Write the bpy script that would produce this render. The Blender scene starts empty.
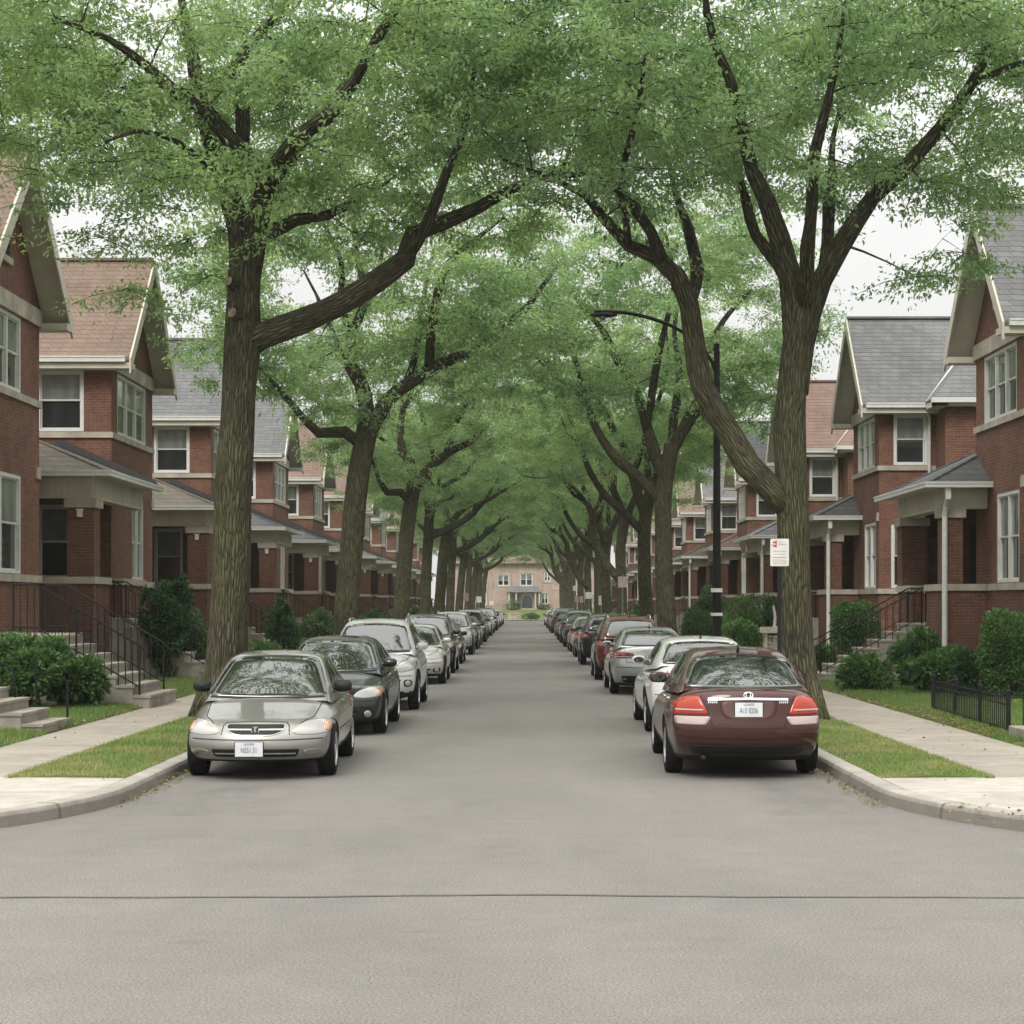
EXPO = 0.45
import bpy, bmesh, math, random
import numpy as np
from mathutils import Vector, Matrix
from mathutils.bvhtree import BVHTree
from mathutils import noise as mnoise
R = math.radians
random.seed(7)
rng = np.random.default_rng(11)
scene = bpy.context.scene
COL = scene.collection
# photograph calibration: one point perspective, camera 2 m above the road
F, CX, CY, CH = 1800.0, 524.0, 604.0, 2.0

# ------------------------------------------------------------------ helpers
def tag(o, label=None, cat=None, group=None, kind=None):
    if label: o['label'] = label
    if cat: o['category'] = cat
    if group: o['group'] = group
    if kind: o['kind'] = kind
    return o

def empty(name, loc=(0, 0, 0), rz=0.0):
    o = bpy.data.objects.new(name, None)
    COL.objects.link(o)
    o.location = loc
    o.rotation_euler = (0, 0, rz)
    o.empty_display_size = .3
    return o

def link_mesh(name, me, parent=None):
    o = bpy.data.objects.new(name, me)
    COL.objects.link(o)
    if parent: o.parent = parent
    return o

class MB:
    def __init__(s, xf=None):
        s.v = []; s.f = []; s.m = []; s.xf = xf; s.cur = 0; s.bk = {}
    def P(s, p):
        s.v.append(tuple(s.xf(*p)) if s.xf else tuple(p)); return len(s.v) - 1
    def poly(s, pts, m=None):
        s.f.append([s.P(p) for p in pts]); s.m.append(s.cur if m is None else m)
    def box(s, x0, x1, y0, y1, z0, z1, m=None):
        i = [s.P(p) for p in ((x0,y0,z0),(x1,y0,z0),(x1,y1,z0),(x0,y1,z0),(x0,y0,z1),(x1,y0,z1),(x1,y1,z1),(x0,y1,z1))]
        for q in ((0,3,2,1),(4,5,6,7),(0,1,5,4),(1,2,6,5),(2,3,7,6),(3,0,4,7)):
            s.f.append([i[k] for k in q]); s.m.append(s.cur if m is None else m)
    def hexa(s, p, m=None):
        # 8 points: bottom ring 0-3, top ring 4-7
        i = [s.P(q) for q in p]
        for q in ((0,3,2,1),(4,5,6,7),(0,1,5,4),(1,2,6,5),(2,3,7,6),(3,0,4,7)):
            s.f.append([i[k] for k in q]); s.m.append(s.cur if m is None else m)
    def prism(s, pts, d, m=None):
        # polygon pts (3d) extruded by vector d
        n = len(pts); d = Vector(d)
        i = [s.P(p) for p in pts]; j = [s.P(Vector(p) + d) for p in pts]
        mm = s.cur if m is None else m
        s.f.append(i[::-1]); s.m.append(mm); s.f.append(j); s.m.append(mm)
        for k in range(n):
            s.f.append([i[k], i[(k+1) % n], j[(k+1) % n], j[k]]); s.m.append(mm)
    def tube(s, path, radii, n=8, cap=True, m=None, lump=0.0, seed=0):
        path = [Vector(p) for p in path]
        if not hasattr(radii, '__len__'): radii = [radii] * len(path)
        mm = s.cur if m is None else m
        t = (path[1] - path[0]).normalized()
        u = t.orthogonal().normalized()
        rings = []; run = seed*1.7 + 3.1*len(s.v)
        for k, p in enumerate(path):
            if k: run += (path[k]-path[k-1]).length
            if k == 0: tt = (path[1] - path[0])
            elif k == len(path) - 1: tt = path[-1] - path[-2]
            else: tt = path[k+1] - path[k-1]
            tt = tt.normalized() if tt.length > 1e-9 else t
            u = (u - tt * u.dot(tt))
            u = u.normalized() if u.length > 1e-6 else tt.orthogonal().normalized()
            w = tt.cross(u)
            ring = []
            for j in range(n):
                a = 2 * math.pi * j / n
                d = u * math.cos(a) + w * math.sin(a)
                r = radii[k]
                q = p + d * r
                if lump:
                    q = p + d * r * (1 + lump * mnoise.noise(Vector((q.x*1.6+seed, q.y*1.6, q.z*.7))))
                ring.append(s.P(q)); s.bk[ring[-1]] = (radii[k]*math.cos(a), radii[k]*math.sin(a), run)
            rings.append(ring)
        for a, b in zip(rings, rings[1:]):
            for j in range(n):
                s.f.append([a[j], a[(j+1) % n], b[(j+1) % n], b[j]]); s.m.append(mm)
        if cap:
            s.f.append(rings[0][::-1]); s.m.append(mm); s.f.append(rings[-1]); s.m.append(mm)
    def lathe(s, prof, n=24, axis='z', c=(0,0,0), m=None, cap=False):
        mm = s.cur if m is None else m
        rings = []
        for r, h in prof:
            ring = []
            for j in range(n):
                a = 2*math.pi*j/n
                x, y = r*math.cos(a), r*math.sin(a)
                p = {'z': (x, y, h), 'x': (h, x, y), 'y': (x, h, y)}[axis]
                ring.append(s.P((p[0]+c[0], p[1]+c[1], p[2]+c[2])))
            rings.append(ring)
        for a, b in zip(rings, rings[1:]):
            for j in range(n):
                s.f.append([a[j], a[(j+1) % n], b[(j+1) % n], b[j]]); s.m.append(mm)
        if cap:
            s.f.append(rings[0][::-1]); s.m.append(mm); s.f.append(rings[-1]); s.m.append(mm)
    def build(s, name, mats, parent=None, smooth=False, fix=False):
        me = bpy.data.meshes.new(name)
        me.from_pydata(s.v, [], s.f)
        if not isinstance(mats, (list, tuple)): mats = [mats]
        for mt in mats: me.materials.append(mt)
        if len(mats) > 1:
            me.polygons.foreach_set('material_index', s.m)
        if fix:
            bm = bmesh.new(); bm.from_mesh(me)
            bmesh.ops.recalc_face_normals(bm, faces=bm.faces[:])
            bm.to_mesh(me); bm.free()
        if smooth:
            me.polygons.foreach_set('use_smooth', [True] * len(me.polygons))
        if any(mt is M.get('bark') for mt in mats):
            at = me.attributes.new('along', 'FLOAT_VECTOR', 'POINT')
            at.data.foreach_set('vector', np.array([s.bk.get(i, v) for i, v in enumerate(s.v)], np.float32).ravel())
        me.update()
        return link_mesh(name, me, parent)

def bevel(o, w=.02, seg=2, ang=35):
    m = o.modifiers.new('bevel', 'BEVEL'); m.width = w; m.segments = seg
    m.limit_method = 'ANGLE'; m.angle_limit = R(ang)
    return o

def bake(o):
    """replace the mesh by its evaluated one (applies modifiers)"""
    dg = bpy.context.evaluated_depsgraph_get(); dg.update()
    me = bpy.data.meshes.new_from_object(o.evaluated_get(dg), depsgraph=dg)
    o.modifiers.clear(); o.data = me
    return o

def copy_tree(o, parent=None, swap=None):
    c = o.copy(); COL.objects.link(c); c.parent = parent
    if parent is None or True:
        c.matrix_parent_inverse = o.matrix_parent_inverse.copy()
    if swap and c.type == 'MESH':
        for i, sl in enumerate(c.material_slots):
            if sl.material and sl.material.name in swap:
                nm = swap[sl.material.name]
                sl.link = 'OBJECT'; sl.material = nm
    for ch in list(o.children): copy_tree(ch, c, swap)
    return c

def catmull(pts, rad, step):
    P = [Vector(p) for p in pts]; out = []; ro = []
    n = len(P)
    for i in range(n - 1):
        p0 = P[max(i-1, 0)]; p1 = P[i]; p2 = P[i+1]; p3 = P[min(i+2, n-1)]
        k = max(1, int((p2 - p1).length / step))
        for j in range(k):
            t = j / k
            q = .5*((2*p1) + (p2-p0)*t + (2*p0-5*p1+4*p2-p3)*t*t + (3*p1-p0-3*p2+p3)*t**3)
            out.append(q); ro.append(rad[i]*(1-t) + rad[i+1]*t)
    out.append(P[-1]); ro.append(rad[-1])
    return out, ro

def pchip(xs, ys, x):
    n = len(xs)
    if x <= xs[0]: return ys[0]
    if x >= xs[-1]: return ys[-1]
    h = [xs[i+1]-xs[i] for i in range(n-1)]
    d = [(ys[i+1]-ys[i])/h[i] for i in range(n-1)]
    m = [0.0]*n
    m[0] = d[0]; m[-1] = d[-1]
    for i in range(1, n-1):
        m[i] = 0 if d[i-1]*d[i] <= 0 else 2*d[i-1]*d[i]/(d[i-1]+d[i])
    for i in range(n-1):
        if x <= xs[i+1]:
            t = (x-xs[i])/h[i]
            return ((2*t**3-3*t*t+1)*ys[i] + (t**3-2*t*t+t)*h[i]*m[i] + (-2*t**3+3*t*t)*ys[i+1] + (t**3-t*t)*h[i]*m[i+1])

def sstep(a, b, x):
    t = min(1, max(0, (x-a)/(b-a))); return t*t*(3-2*t)

# ------------------------------------------------------------------ materials
class NT:
    def __init__(s, name):
        s.mat = bpy.data.materials.new(name); s.mat.use_nodes = True
        s.t = s.mat.node_tree; s.t.nodes.clear()
        s.out = s.t.nodes.new('ShaderNodeOutputMaterial')
    def n(s, typ, **kw):
        nd = s.t.nodes.new(typ)
        for k, v in kw.items():
            if k.startswith('i_'):
                key = k[2:]
                key = int(key) if key.isdigit() else key
                nd.inputs[key].default_value = v
            else: setattr(nd, k, v)
        return nd
    def l(s, a, b): s.t.links.new(a, b)
    def math(s, op, a, b=None, c=None):
        nd = s.t.nodes.new('ShaderNodeMath'); nd.operation = op
        for i, x in enumerate((a, b, c)):
            if x is None: continue
            if hasattr(x, 'links'): s.l(x, nd.inputs[i])
            else: nd.inputs[i].default_value = x
        return nd.outputs[0]
    def coord(s, kind='Object', scale=(1,1,1)):
        tc = s.n('ShaderNodeTexCoord'); mp = s.n('ShaderNodeMapping')
        mp.inputs['Scale'].default_value = scale
        s.l(tc.outputs[kind], mp.inputs[0]); return mp.outputs[0]
    def noise(s, vec, scale, detail=4, rough=.55):
        nd = s.n('ShaderNodeTexNoise'); nd.inputs['Scale'].default_value = scale
        nd.inputs['Detail'].default_value = detail; nd.inputs['Roughness'].default_value = rough
        if vec is not None: s.l(vec, nd.inputs['Vector'])
        return nd.outputs['Fac']
    def ramp(s, fac, stops):
        nd = s.n('ShaderNodeValToRGB'); cr = nd.color_ramp
        while len(cr.elements) < len(stops): cr.elements.new(.5)
        for e, (p, c) in zip(cr.elements, stops):
            e.position = p; e.color = (*c, 1) if len(c) == 3 else c
        s.l(fac, nd.inputs[0]); return nd.outputs[0]
    def mix(s, fac, a, b, mode='MIX'):
        nd = s.n('ShaderNodeMix'); nd.data_type = 'RGBA'; nd.blend_type = mode
        for i, x in ((0, fac), (6, a), (7, b)):
            if hasattr(x, 'links'): s.l(x, nd.inputs[i])
            elif i == 0: nd.inputs[0].default_value = x
            else: nd.inputs[i].default_value = (*x, 1)
        return nd.outputs[2]
    def bsdf(s, color=None, rough=.8, metal=0, spec=.5, normal=None, coat=0, ior=1.5, coat_rough=.03):
        b = s.n('ShaderNodeBsdfPrincipled')
        if color is not None:
            if hasattr(color, 'links'): s.l(color, b.inputs['Base Color'])
            else: b.inputs['Base Color'].default_value = (*color, 1)
        if hasattr(rough, 'links'): s.l(rough, b.inputs['Roughness'])
        else: b.inputs['Roughness'].default_value = rough
        b.inputs['Metallic'].default_value = metal
        b.inputs['Specular IOR Level'].default_value = spec
        b.inputs['IOR'].default_value = ior
        b.inputs['Coat Weight'].default_value = coat
        b.inputs['Coat Roughness'].default_value = coat_rough
        if normal is not None: s.l(normal, b.inputs['Normal'])
        s.l(b.outputs[0], s.out.inputs[0]); return b
    def bump(s, h, strength=.3, dist=.02):
        nd = s.n('ShaderNodeBump'); nd.inputs['Strength'].default_value = strength
        nd.inputs['Distance'].default_value = dist; s.l(h, nd.inputs['Height']); return nd.outputs[0]

def simple(name, col, rough=.7, metal=0, spec=.5, var=.12, scale=6, coat=0, ior=1.5, bump=0):
    t = NT(name)
    v = t.coord()
    f = t.noise(v, scale, 5)
    lo = tuple(c*(1-var) for c in col); hi = tuple(min(1, c*(1+var)) for c in col)
    c = t.ramp(f, [(.3, lo), (.7, hi)])
    nrm = t.bump(t.noise(v, scale*6, 3), bump, .01) if bump else None
    t.bsdf(c, rough, metal, spec, nrm, coat, ior)
    return t.mat

def wall_uv(t):
    """(x+y, z) so that bricks run along any axis aligned wall"""
    tc = t.n('ShaderNodeTexCoord'); sp = t.n('ShaderNodeSeparateXYZ'); t.l(tc.outputs['Object'], sp.inputs[0])
    u = t.math('ADD', sp.outputs[0], sp.outputs[1])
    cb = t.n('ShaderNodeCombineXYZ'); t.l(u, cb.inputs[0]); t.l(sp.outputs[2], cb.inputs[1])
    return cb.outputs[0], tc.outputs['Object'], sp

def brick_mat(name, c1, c2, mortar):
    t = NT(name); uv, ob, sp = wall_uv(t)
    b = t.n('ShaderNodeTexBrick'); t.l(uv, b.inputs['Vector'])
    b.inputs['Scale'].default_value = 1
    b.inputs['Brick Width'].default_value = .215; b.inputs['Row Height'].default_value = .072
    b.inputs['Mortar Size'].default_value = .009; b.inputs['Mortar Smooth'].default_value = .3
    b.inputs['Bias'].default_value = -.1
    b.inputs['Color1'].default_value = (*c1, 1); b.inputs['Color2'].default_value = (*c2, 1)
    b.inputs['Mortar'].default_value = (*mortar, 1)
    f = t.noise(ob, .9, 6, .6)
    g = t.noise(ob, 9, 3)
    k = t.mix(1, b.outputs['Color'], t.ramp(f, [(.28, (.68, .68, .7)), (.5, (1, 1, 1)), (.75, (1.22, 1.17, 1.12))]), 'MULTIPLY')
    k = t.mix(1, k, t.ramp(g, [(.3, (.82, .82, .82)), (.7, (1.15, 1.15, 1.15))]), 'MULTIPLY')
    # rain streaks and soot of the wall itself
    st = t.noise(t.coord('Object', (2.2, 2.2, .22)), 1.6, 5)
    k = t.mix(t.math('MULTIPLY', t.ramp(st, [(.52, (0,0,0)), (.72, (1,1,1))]), .35), k, (.055, .045, .04))
    h = t.math('MULTIPLY_ADD', b.outputs['Fac'], -1.0, t.math('MULTIPLY', g, .4))
    t.bsdf(k, .88, spec=.25, normal=t.bump(h, .7, .012))
    return t.mat

def shingle_mat(name, c1, c2, dark):
    t = NT(name); uv, ob, sp = wall_uv(t)
    cb = t.n('ShaderNodeCombineXYZ'); t.l(t.math('ADD', sp.outputs[0], sp.outputs[1]), cb.inputs[0])
    t.l(sp.outputs[2], cb.inputs[1])
    b = t.n('ShaderNodeTexBrick'); t.l(cb.outputs[0], b.inputs['Vector'])
    b.inputs['Scale'].default_value = 1
    b.inputs['Brick Width'].default_value = .30; b.inputs['Row Height'].default_value = .135
    b.inputs['Mortar Size'].default_value = .008; b.inputs['Mortar Smooth'].default_value = .6
    b.inputs['Color1'].default_value = (*c1, 1); b.inputs['Color2'].default_value = (*c2, 1)
    b.inputs['Mortar'].default_value = (*dark, 1)
    f = t.noise(ob, .7, 5); g = t.noise(ob, 40, 2)
    k = t.mix(1, b.outputs['Color'], t.ramp(f, [(.3, (.82, .82, .82)), (.7, (1.15, 1.15, 1.15))]), 'MULTIPLY')
    k = t.mix(1, k, t.ramp(g, [(.3, (.8, .8, .8)), (.7, (1.2, 1.2, 1.2))]), 'MULTIPLY')
    # each course laps the one below: saw tooth height
    fr = t.math('FRACT', t.math('DIVIDE', sp.outputs[2], .135))
    h = t.math('SUBTRACT', t.math('MULTIPLY', b.outputs['Fac'], -.6), fr)
    t.bsdf(k, .9, spec=.2, normal=t.bump(h, .6, .02))
    return t.mat

def paint_mat(name, col, flake=.35, rough=.32, dirt=.25, coat=1.0):
    t = NT(name); v = t.coord()
    f = t.noise(v, 3.5, 6, .65)
    d = t.ramp(f, [(.45, (0,0,0)), (.8, (1,1,1))])
    c = t.mix(t.math('MULTIPLY', d, dirt), col, tuple(.6*x+.07 for x in col))
    rr = t.math('MULTIPLY_ADD', d, .15, rough)
    t.bsdf(c, rr, metal=flake, spec=.2, coat=coat, coat_rough=.04)
    return t.mat

M = {}
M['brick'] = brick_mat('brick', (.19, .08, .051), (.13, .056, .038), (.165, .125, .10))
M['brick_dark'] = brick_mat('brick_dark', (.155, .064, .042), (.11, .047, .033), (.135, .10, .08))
M['brick_far'] = brick_mat('brick_far', (.47, .34, .285), (.40, .28, .235), (.42, .37, .32))
M['stone'] = simple('limestone', (.36, .325, .265), .9, var=.25, scale=2.5, bump=.25)
M['cream'] = simple('cream_trim', (.50, .47, .40), .65, var=.12, scale=2)
M['white_trim'] = simple('white_window_trim', (.60, .60, .58), .5, var=.08, scale=3)
M['gutter'] = simple('gutter_metal', (.58, .58, .55), .45, var=.08)
M['roof_tan'] = shingle_mat('shingles_tan', (.205, .148, .115), (.175, .125, .098), (.10, .073, .06))
M['roof_grey'] = shingle_mat('shingles_grey', (.165, .165, .165), (.13, .132, .135), (.07, .07, .072))
M['roof_brown'] = shingle_mat('shingles_brown', (.21, .145, .118), (.18, .122, .1), (.1, .07, .06))
M['roof_slate'] = shingle_mat('shingles_slate', (.095, .1, .1), (.075, .078, .08), (.04, .04, .043))
M['roof_porch'] = shingle_mat('shingles_olive', (.125, .112, .09), (.10, .09, .073), (.06, .052, .043))
M['flash'] = simple('black_flashing', (.03, .03, .032), .6)
M['iron'] = simple('black_iron', (.012, .0125, .013), .6, spec=.2, var=.3)
M['rust_iron'] = simple('rusty_iron', (.09, .045, .03), .8, var=.4)
M['wood_dark'] = simple('dark_door', (.028, .022, .02), .5)
M['concrete_step'] = simple('step_concrete', (.27, .245, .205), .92, var=.3, scale=2.2, bump=.3)
M['interior'] = simple('dark_interior', (.012, .012, .012), .9)

def window_glass(name, base, ior=1.75):
    t = NT(name); v = t.coord()
    f = t.noise(v, .8, 2)
    wob = t.bump(f, .06, .05)
    c = t.ramp(t.noise(t.coord('Object', (1, 1, .25)), 3.5, 3), [(.3, tuple(b*.6 for b in base)), (.7, tuple(b*1.35 for b in base))])
    t.bsdf(c, .04, spec=.6, ior=ior, normal=wob)
    return t.mat
M['glass'] = window_glass('window_glass', (.022, .026, .026))
M['blind'] = window_glass('glass_with_blind', (.17, .185, .175), 1.6)

def asphalt():
    t = NT('asphalt'); v = t.coord()
    a = t.noise(t.coord('Object', (.25, .07, 1)), 1.0, 6, .6)
    b = t.noise(v, 60, 4, .8); d = t.noise(v, 3.0, 6, .6)
    c = t.ramp(a, [(.25, (.152, .145, .133)), (.5, (.176, .168, .155)), (.75, (.2, .191, .177))])
    c = t.mix(1, c, t.ramp(b, [(.36, (.58, .58, .58)), (.5, (1, 1, 1)), (.64, (1.5, 1.5, 1.48))]), 'MULTIPLY')
    c = t.mix(1, c, t.ramp(d, [(.3, (.94, .94, .94)), (.7, (1.04, 1.04, 1.04))]), 'MULTIPLY')
    # sparse stains
    s2 = t.noise(t.coord('Object', (.9, 2.2, 1)), 1.3, 5)
    c = t.mix(t.math('MULTIPLY', t.ramp(s2, [(.64, (0,0,0)), (.76, (1,1,1))]), .3), c, (.10, .095, .088))
    # long tyre-direction striations on the crossing street
    s3 = t.noise(t.coord('Object', (.12, 6, 1)), 1.0, 4)
    c = t.mix(1, c, t.ramp(s3, [(.3, (.975, .975, .975)), (.7, (1.02, 1.02, 1.02))]), 'MULTIPLY')
    # worn patches, and oil dripped where cars are parked
    w1 = t.noise(t.coord('Object', (.55, .3, 1)), 1.0, 3)
    c = t.mix(1, c, t.ramp(w1, [(.3, (.9, .9, .905)), (.5, (1, 1, 1)), (.7, (1.06, 1.055, 1.045))]), 'MULTIPLY')
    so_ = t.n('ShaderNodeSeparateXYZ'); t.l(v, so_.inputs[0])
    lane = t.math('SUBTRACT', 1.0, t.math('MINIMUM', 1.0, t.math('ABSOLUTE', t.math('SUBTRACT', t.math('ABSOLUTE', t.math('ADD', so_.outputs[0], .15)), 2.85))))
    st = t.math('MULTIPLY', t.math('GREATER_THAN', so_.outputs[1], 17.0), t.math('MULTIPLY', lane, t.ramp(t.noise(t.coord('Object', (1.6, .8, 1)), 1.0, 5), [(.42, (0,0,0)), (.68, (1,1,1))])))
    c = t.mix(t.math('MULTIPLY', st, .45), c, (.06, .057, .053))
    # faint patches in the middle of the lanes
    vo = t.n('ShaderNodeTexVoronoi'); vo.inputs['Scale'].default_value = 55; t.l(v, vo.inputs['Vector'])
    h = t.math('ADD', vo.outputs['Distance'], t.math('MULTIPLY', b, .6))
    t.bsdf(c, .93, spec=.25, normal=t.bump(h, .5, .008))
    return t.mat
M['asphalt'] = asphalt()
M['tar'] = simple('tar_seam', (.082, .078, .072), .7, var=.3, scale=3)

def concrete(name, base, joint_y=1.52, joint_x=0, off=0.0):
    t = NT(name); tc = t.n('ShaderNodeTexCoord'); sp = t.n('ShaderNodeSeparateXYZ'); t.l(tc.outputs['Object'], sp.inputs[0])
    a = t.noise(tc.outputs['Object'], .7, 6, .6); b = t.noise(tc.outputs['Object'], 60, 3); d = t.noise(tc.outputs['Object'], 4, 6, .65)
    c = t.ramp(a, [(.3, tuple(x*.82 for x in base)), (.7, tuple(x*1.1 for x in base))])
    c = t.mix(1, c, t.ramp(b, [(.3, (.85, .85, .85)), (.7, (1.13, 1.13, 1.13))]), 'MULTIPLY')
    c = t.mix(1, c, t.ramp(d, [(.35, (.86, .85, .83)), (.6, (1.03, 1.03, 1.03))]), 'MULTIPLY')
    fr = t.math('FRACT', t.math('DIVIDE', t.math('ADD', sp.outputs[1], off), joint_y))
    g = t.math('LESS_THAN', t.math('ABSOLUTE', t.math('SUBTRACT', fr, .5)), .007)
    if joint_x:
        fx = t.math('FRACT', t.math('DIVIDE', sp.outputs[0], joint_x))
        g = t.math('MAXIMUM', g, t.math('LESS_THAN', t.math('ABSOLUTE', t.math('SUBTRACT', fx, .5)), .007))
    c = t.mix(t.math('MULTIPLY', g, .7), c, (.11, .10, .09))
    t.bsdf(c, .92, spec=.25, normal=t.bump(t.math('SUBTRACT', b, g), .35, .008))
    return t.mat
M['concrete'] = concrete('sidewalk_concrete', (.335, .30, .255))
M['concrete_new'] = concrete('corner_concrete', (.425, .395, .35), 1.9, 0, .3)
M['curb'] = concrete('curb_concrete', (.375, .35, .31), 3.05)
def darken_low(mat):
    # kerb face darker towards the bottom, with a noisy edge
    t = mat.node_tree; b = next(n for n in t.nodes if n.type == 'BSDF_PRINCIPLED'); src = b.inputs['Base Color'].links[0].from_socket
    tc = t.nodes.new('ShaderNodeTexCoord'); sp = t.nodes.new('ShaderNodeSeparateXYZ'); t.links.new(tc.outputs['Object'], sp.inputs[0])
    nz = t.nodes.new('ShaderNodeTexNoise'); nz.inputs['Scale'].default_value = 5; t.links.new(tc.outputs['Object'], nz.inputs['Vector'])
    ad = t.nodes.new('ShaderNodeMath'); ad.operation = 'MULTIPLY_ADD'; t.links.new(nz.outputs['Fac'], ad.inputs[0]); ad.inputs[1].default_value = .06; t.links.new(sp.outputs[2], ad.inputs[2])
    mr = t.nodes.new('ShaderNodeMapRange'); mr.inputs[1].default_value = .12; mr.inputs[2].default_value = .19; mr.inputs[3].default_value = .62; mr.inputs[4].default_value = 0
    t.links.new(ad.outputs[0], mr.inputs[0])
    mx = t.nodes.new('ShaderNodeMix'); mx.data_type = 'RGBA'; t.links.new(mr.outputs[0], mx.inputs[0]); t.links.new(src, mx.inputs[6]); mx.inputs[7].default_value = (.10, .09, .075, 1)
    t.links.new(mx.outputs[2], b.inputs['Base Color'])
darken_low(M['curb'])
M['soil'] = simple('soil', (.10, .085, .055), .95, var=.4, scale=3)

def lawn():
    t = NT('lawn_ground'); v = t.coord()
    a = t.noise(v, .9, 5); b = t.noise(v, 25, 4)
    c = t.ramp(a, [(.3, (.07, .11, .032)), (.5, (.095, .125, .042)), (.7, (.17, .145, .085))])
    c = t.mix(1, c, t.ramp(b, [(.3, (.6, .6, .6)), (.7, (1.35, 1.35, 1.35))]), 'MULTIPLY')
    t.bsdf(c, .95, spec=.1, normal=t.bump(b, .8, .03))
    return t.mat
M['lawn'] = lawn()

def leafmat(name, stops, trans=.45, clump=.6, gloss=.25, tcol=1.5, nw=1.0):
    t = NT(name)
    g = t.n('ShaderNodeNewGeometry'); oi = t.n('ShaderNodeObjectInfo')
    n = t.noise(t.coord('Object'), clump, 3)
    f = t.math('ADD', t.math('MULTIPLY', g.outputs['Random Per Island'], .45), t.math('MULTIPLY_ADD', n, nw, .4-nw*.5))
    f = t.math('ADD', f, t.math('MULTIPLY', oi.outputs['Random'], .18))
    c = t.ramp(f, stops)
    d = t.n('ShaderNodeBsdfDiffuse'); t.l(c, d.inputs[0])
    tr = t.n('ShaderNodeBsdfTranslucent')
    hs = t.mix(1, c, (tcol*1.0, tcol*1.04, tcol*.76), 'MULTIPLY'); t.l(hs, tr.inputs[0])
    mx = t.n('ShaderNodeMixShader'); mx.inputs[0].default_value = trans
    t.l(d.outputs[0], mx.inputs[1]); t.l(tr.outputs[0], mx.inputs[2])
    gl = t.n('ShaderNodeBsdfGlossy'); gl.inputs['Roughness'].default_value = .4
    gl.inputs[0].default_value = (.8, .9, .85, 1)
    lw = t.n('ShaderNodeFresnel'); lw.inputs[0].default_value = 1.4
    m2 = t.n('ShaderNodeMixShader'); t.l(t.math('MULTIPLY', lw.outputs[0], gloss), m2.inputs[0])
    t.l(mx.outputs[0], m2.inputs[1]); t.l(gl.outputs[0], m2.inputs[2])
    t.l(m2.outputs[0], t.out.inputs[0])
    return t.mat
M['leaf'] = leafmat('tree_leaf', [(.22, (.12, .21, .108)), (.6, (.215, .33, .165)), (.98, (.34, .44, .20))], .52, tcol=1.6, nw=1.5)
M['shrub'] = leafmat('shrub_leaf', [(.25, (.035, .085, .028)), (.6, (.065, .135, .042)), (1, (.12, .205, .065))], .25, 1.5)
M['yew'] = leafmat('evergreen_leaf', [(.25, (.018, .05, .021)), (.6, (.034, .078, .03)), (1, (.06, .12, .04))], .2, 2)
M['blade'] = leafmat('grass_blade', [(.2, (.075, .16, .036)), (.6, (.115, .205, .05)), (.85, (.16, .23, .065)), (1.1, (.25, .25, .1))], .3, .8)
M['blade_dry'] = leafmat('parkway_grass_blade', [(.2, (.095, .175, .04)), (.5, (.15, .24, .06)), (.8, (.23, .27, .09)), (1.0, (.36, .32, .16))], .3, 1.0, nw=1.7)
M['cover'] = leafmat('ground_cover_leaf', [(.2, (.05, .085, .025)), (.5, (.14, .14, .05)), (.8, (.24, .2, .08)), (1.05, (.2, .1, .06))], .25, 1.4)

def bark():
    t = NT('bark'); tc = t.n('ShaderNodeTexCoord')
    mp = t.n('ShaderNodeMapping'); mp.inputs['Scale'].default_value = (30, 30, 3.4)
    an = t.n('ShaderNodeAttribute'); an.attribute_name = 'along'
    wn = t.n('ShaderNodeTexNoise'); wn.inputs['Scale'].default_value = 2.2; t.l(an.outputs['Vector'], wn.inputs['Vector'])
    wa = t.n('ShaderNodeVectorMath'); wa.operation = 'MULTIPLY_ADD'; t.l(wn.outputs['Color'], wa.inputs[0]); wa.inputs[1].default_value = (.07, .07, .2); t.l(an.outputs['Vector'], wa.inputs[2])
    t.l(wa.outputs[0], mp.inputs[0])
    a = t.noise(mp.outputs[0], 1.0, 6, .6)
    v = t.n('ShaderNodeTexVoronoi'); v.feature = 'DISTANCE_TO_EDGE'; v.inputs['Scale'].default_value = .8; t.l(mp.outputs[0], v.inputs['Vector'])
    ridge = t.math('MULTIPLY', t.ramp(v.outputs['Distance'], [(0, (0,0,0)), (.35, (1,1,1))]), 1.0)
    hgt = t.math('ADD', ridge, a)
    c = t.ramp(t.math('MULTIPLY', hgt, .5), [(.2, (.022, .02, .016)), (.45, (.062, .056, .043)), (.75, (.13, .12, .09))])
    moss = t.noise(tc.outputs['Object'], 1.1, 5)
    sp = t.n('ShaderNodeSeparateXYZ'); t.l(tc.outputs['Object'], sp.inputs[0])
    low = t.math('MULTIPLY', t.ramp(t.math('DIVIDE', sp.outputs[2], 10), [(.0, (1,1,1)), (.62, (.75,.75,.75)), (.8, (0.1,.1,.1))]), .75)
    mk = t.math('MULTIPLY', t.ramp(moss, [(.3, (.25,.25,.25)), (.65, (1,1,1))]), low)
    mk = t.math('MULTIPLY', mk, t.ramp(hgt, [(.4, (0,0,0)), (.9, (1,1,1))]))
    c = t.mix(mk, c, (.14, .135, .058))
    t.bsdf(c, .95, spec=.15, normal=t.bump(hgt, 1.0, .035))
    return t.mat
M['bark'] = bark()
M['cutwood'] = simple('cut_wood', (.21, .155, .105), .9, var=.45, scale=14)

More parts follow.
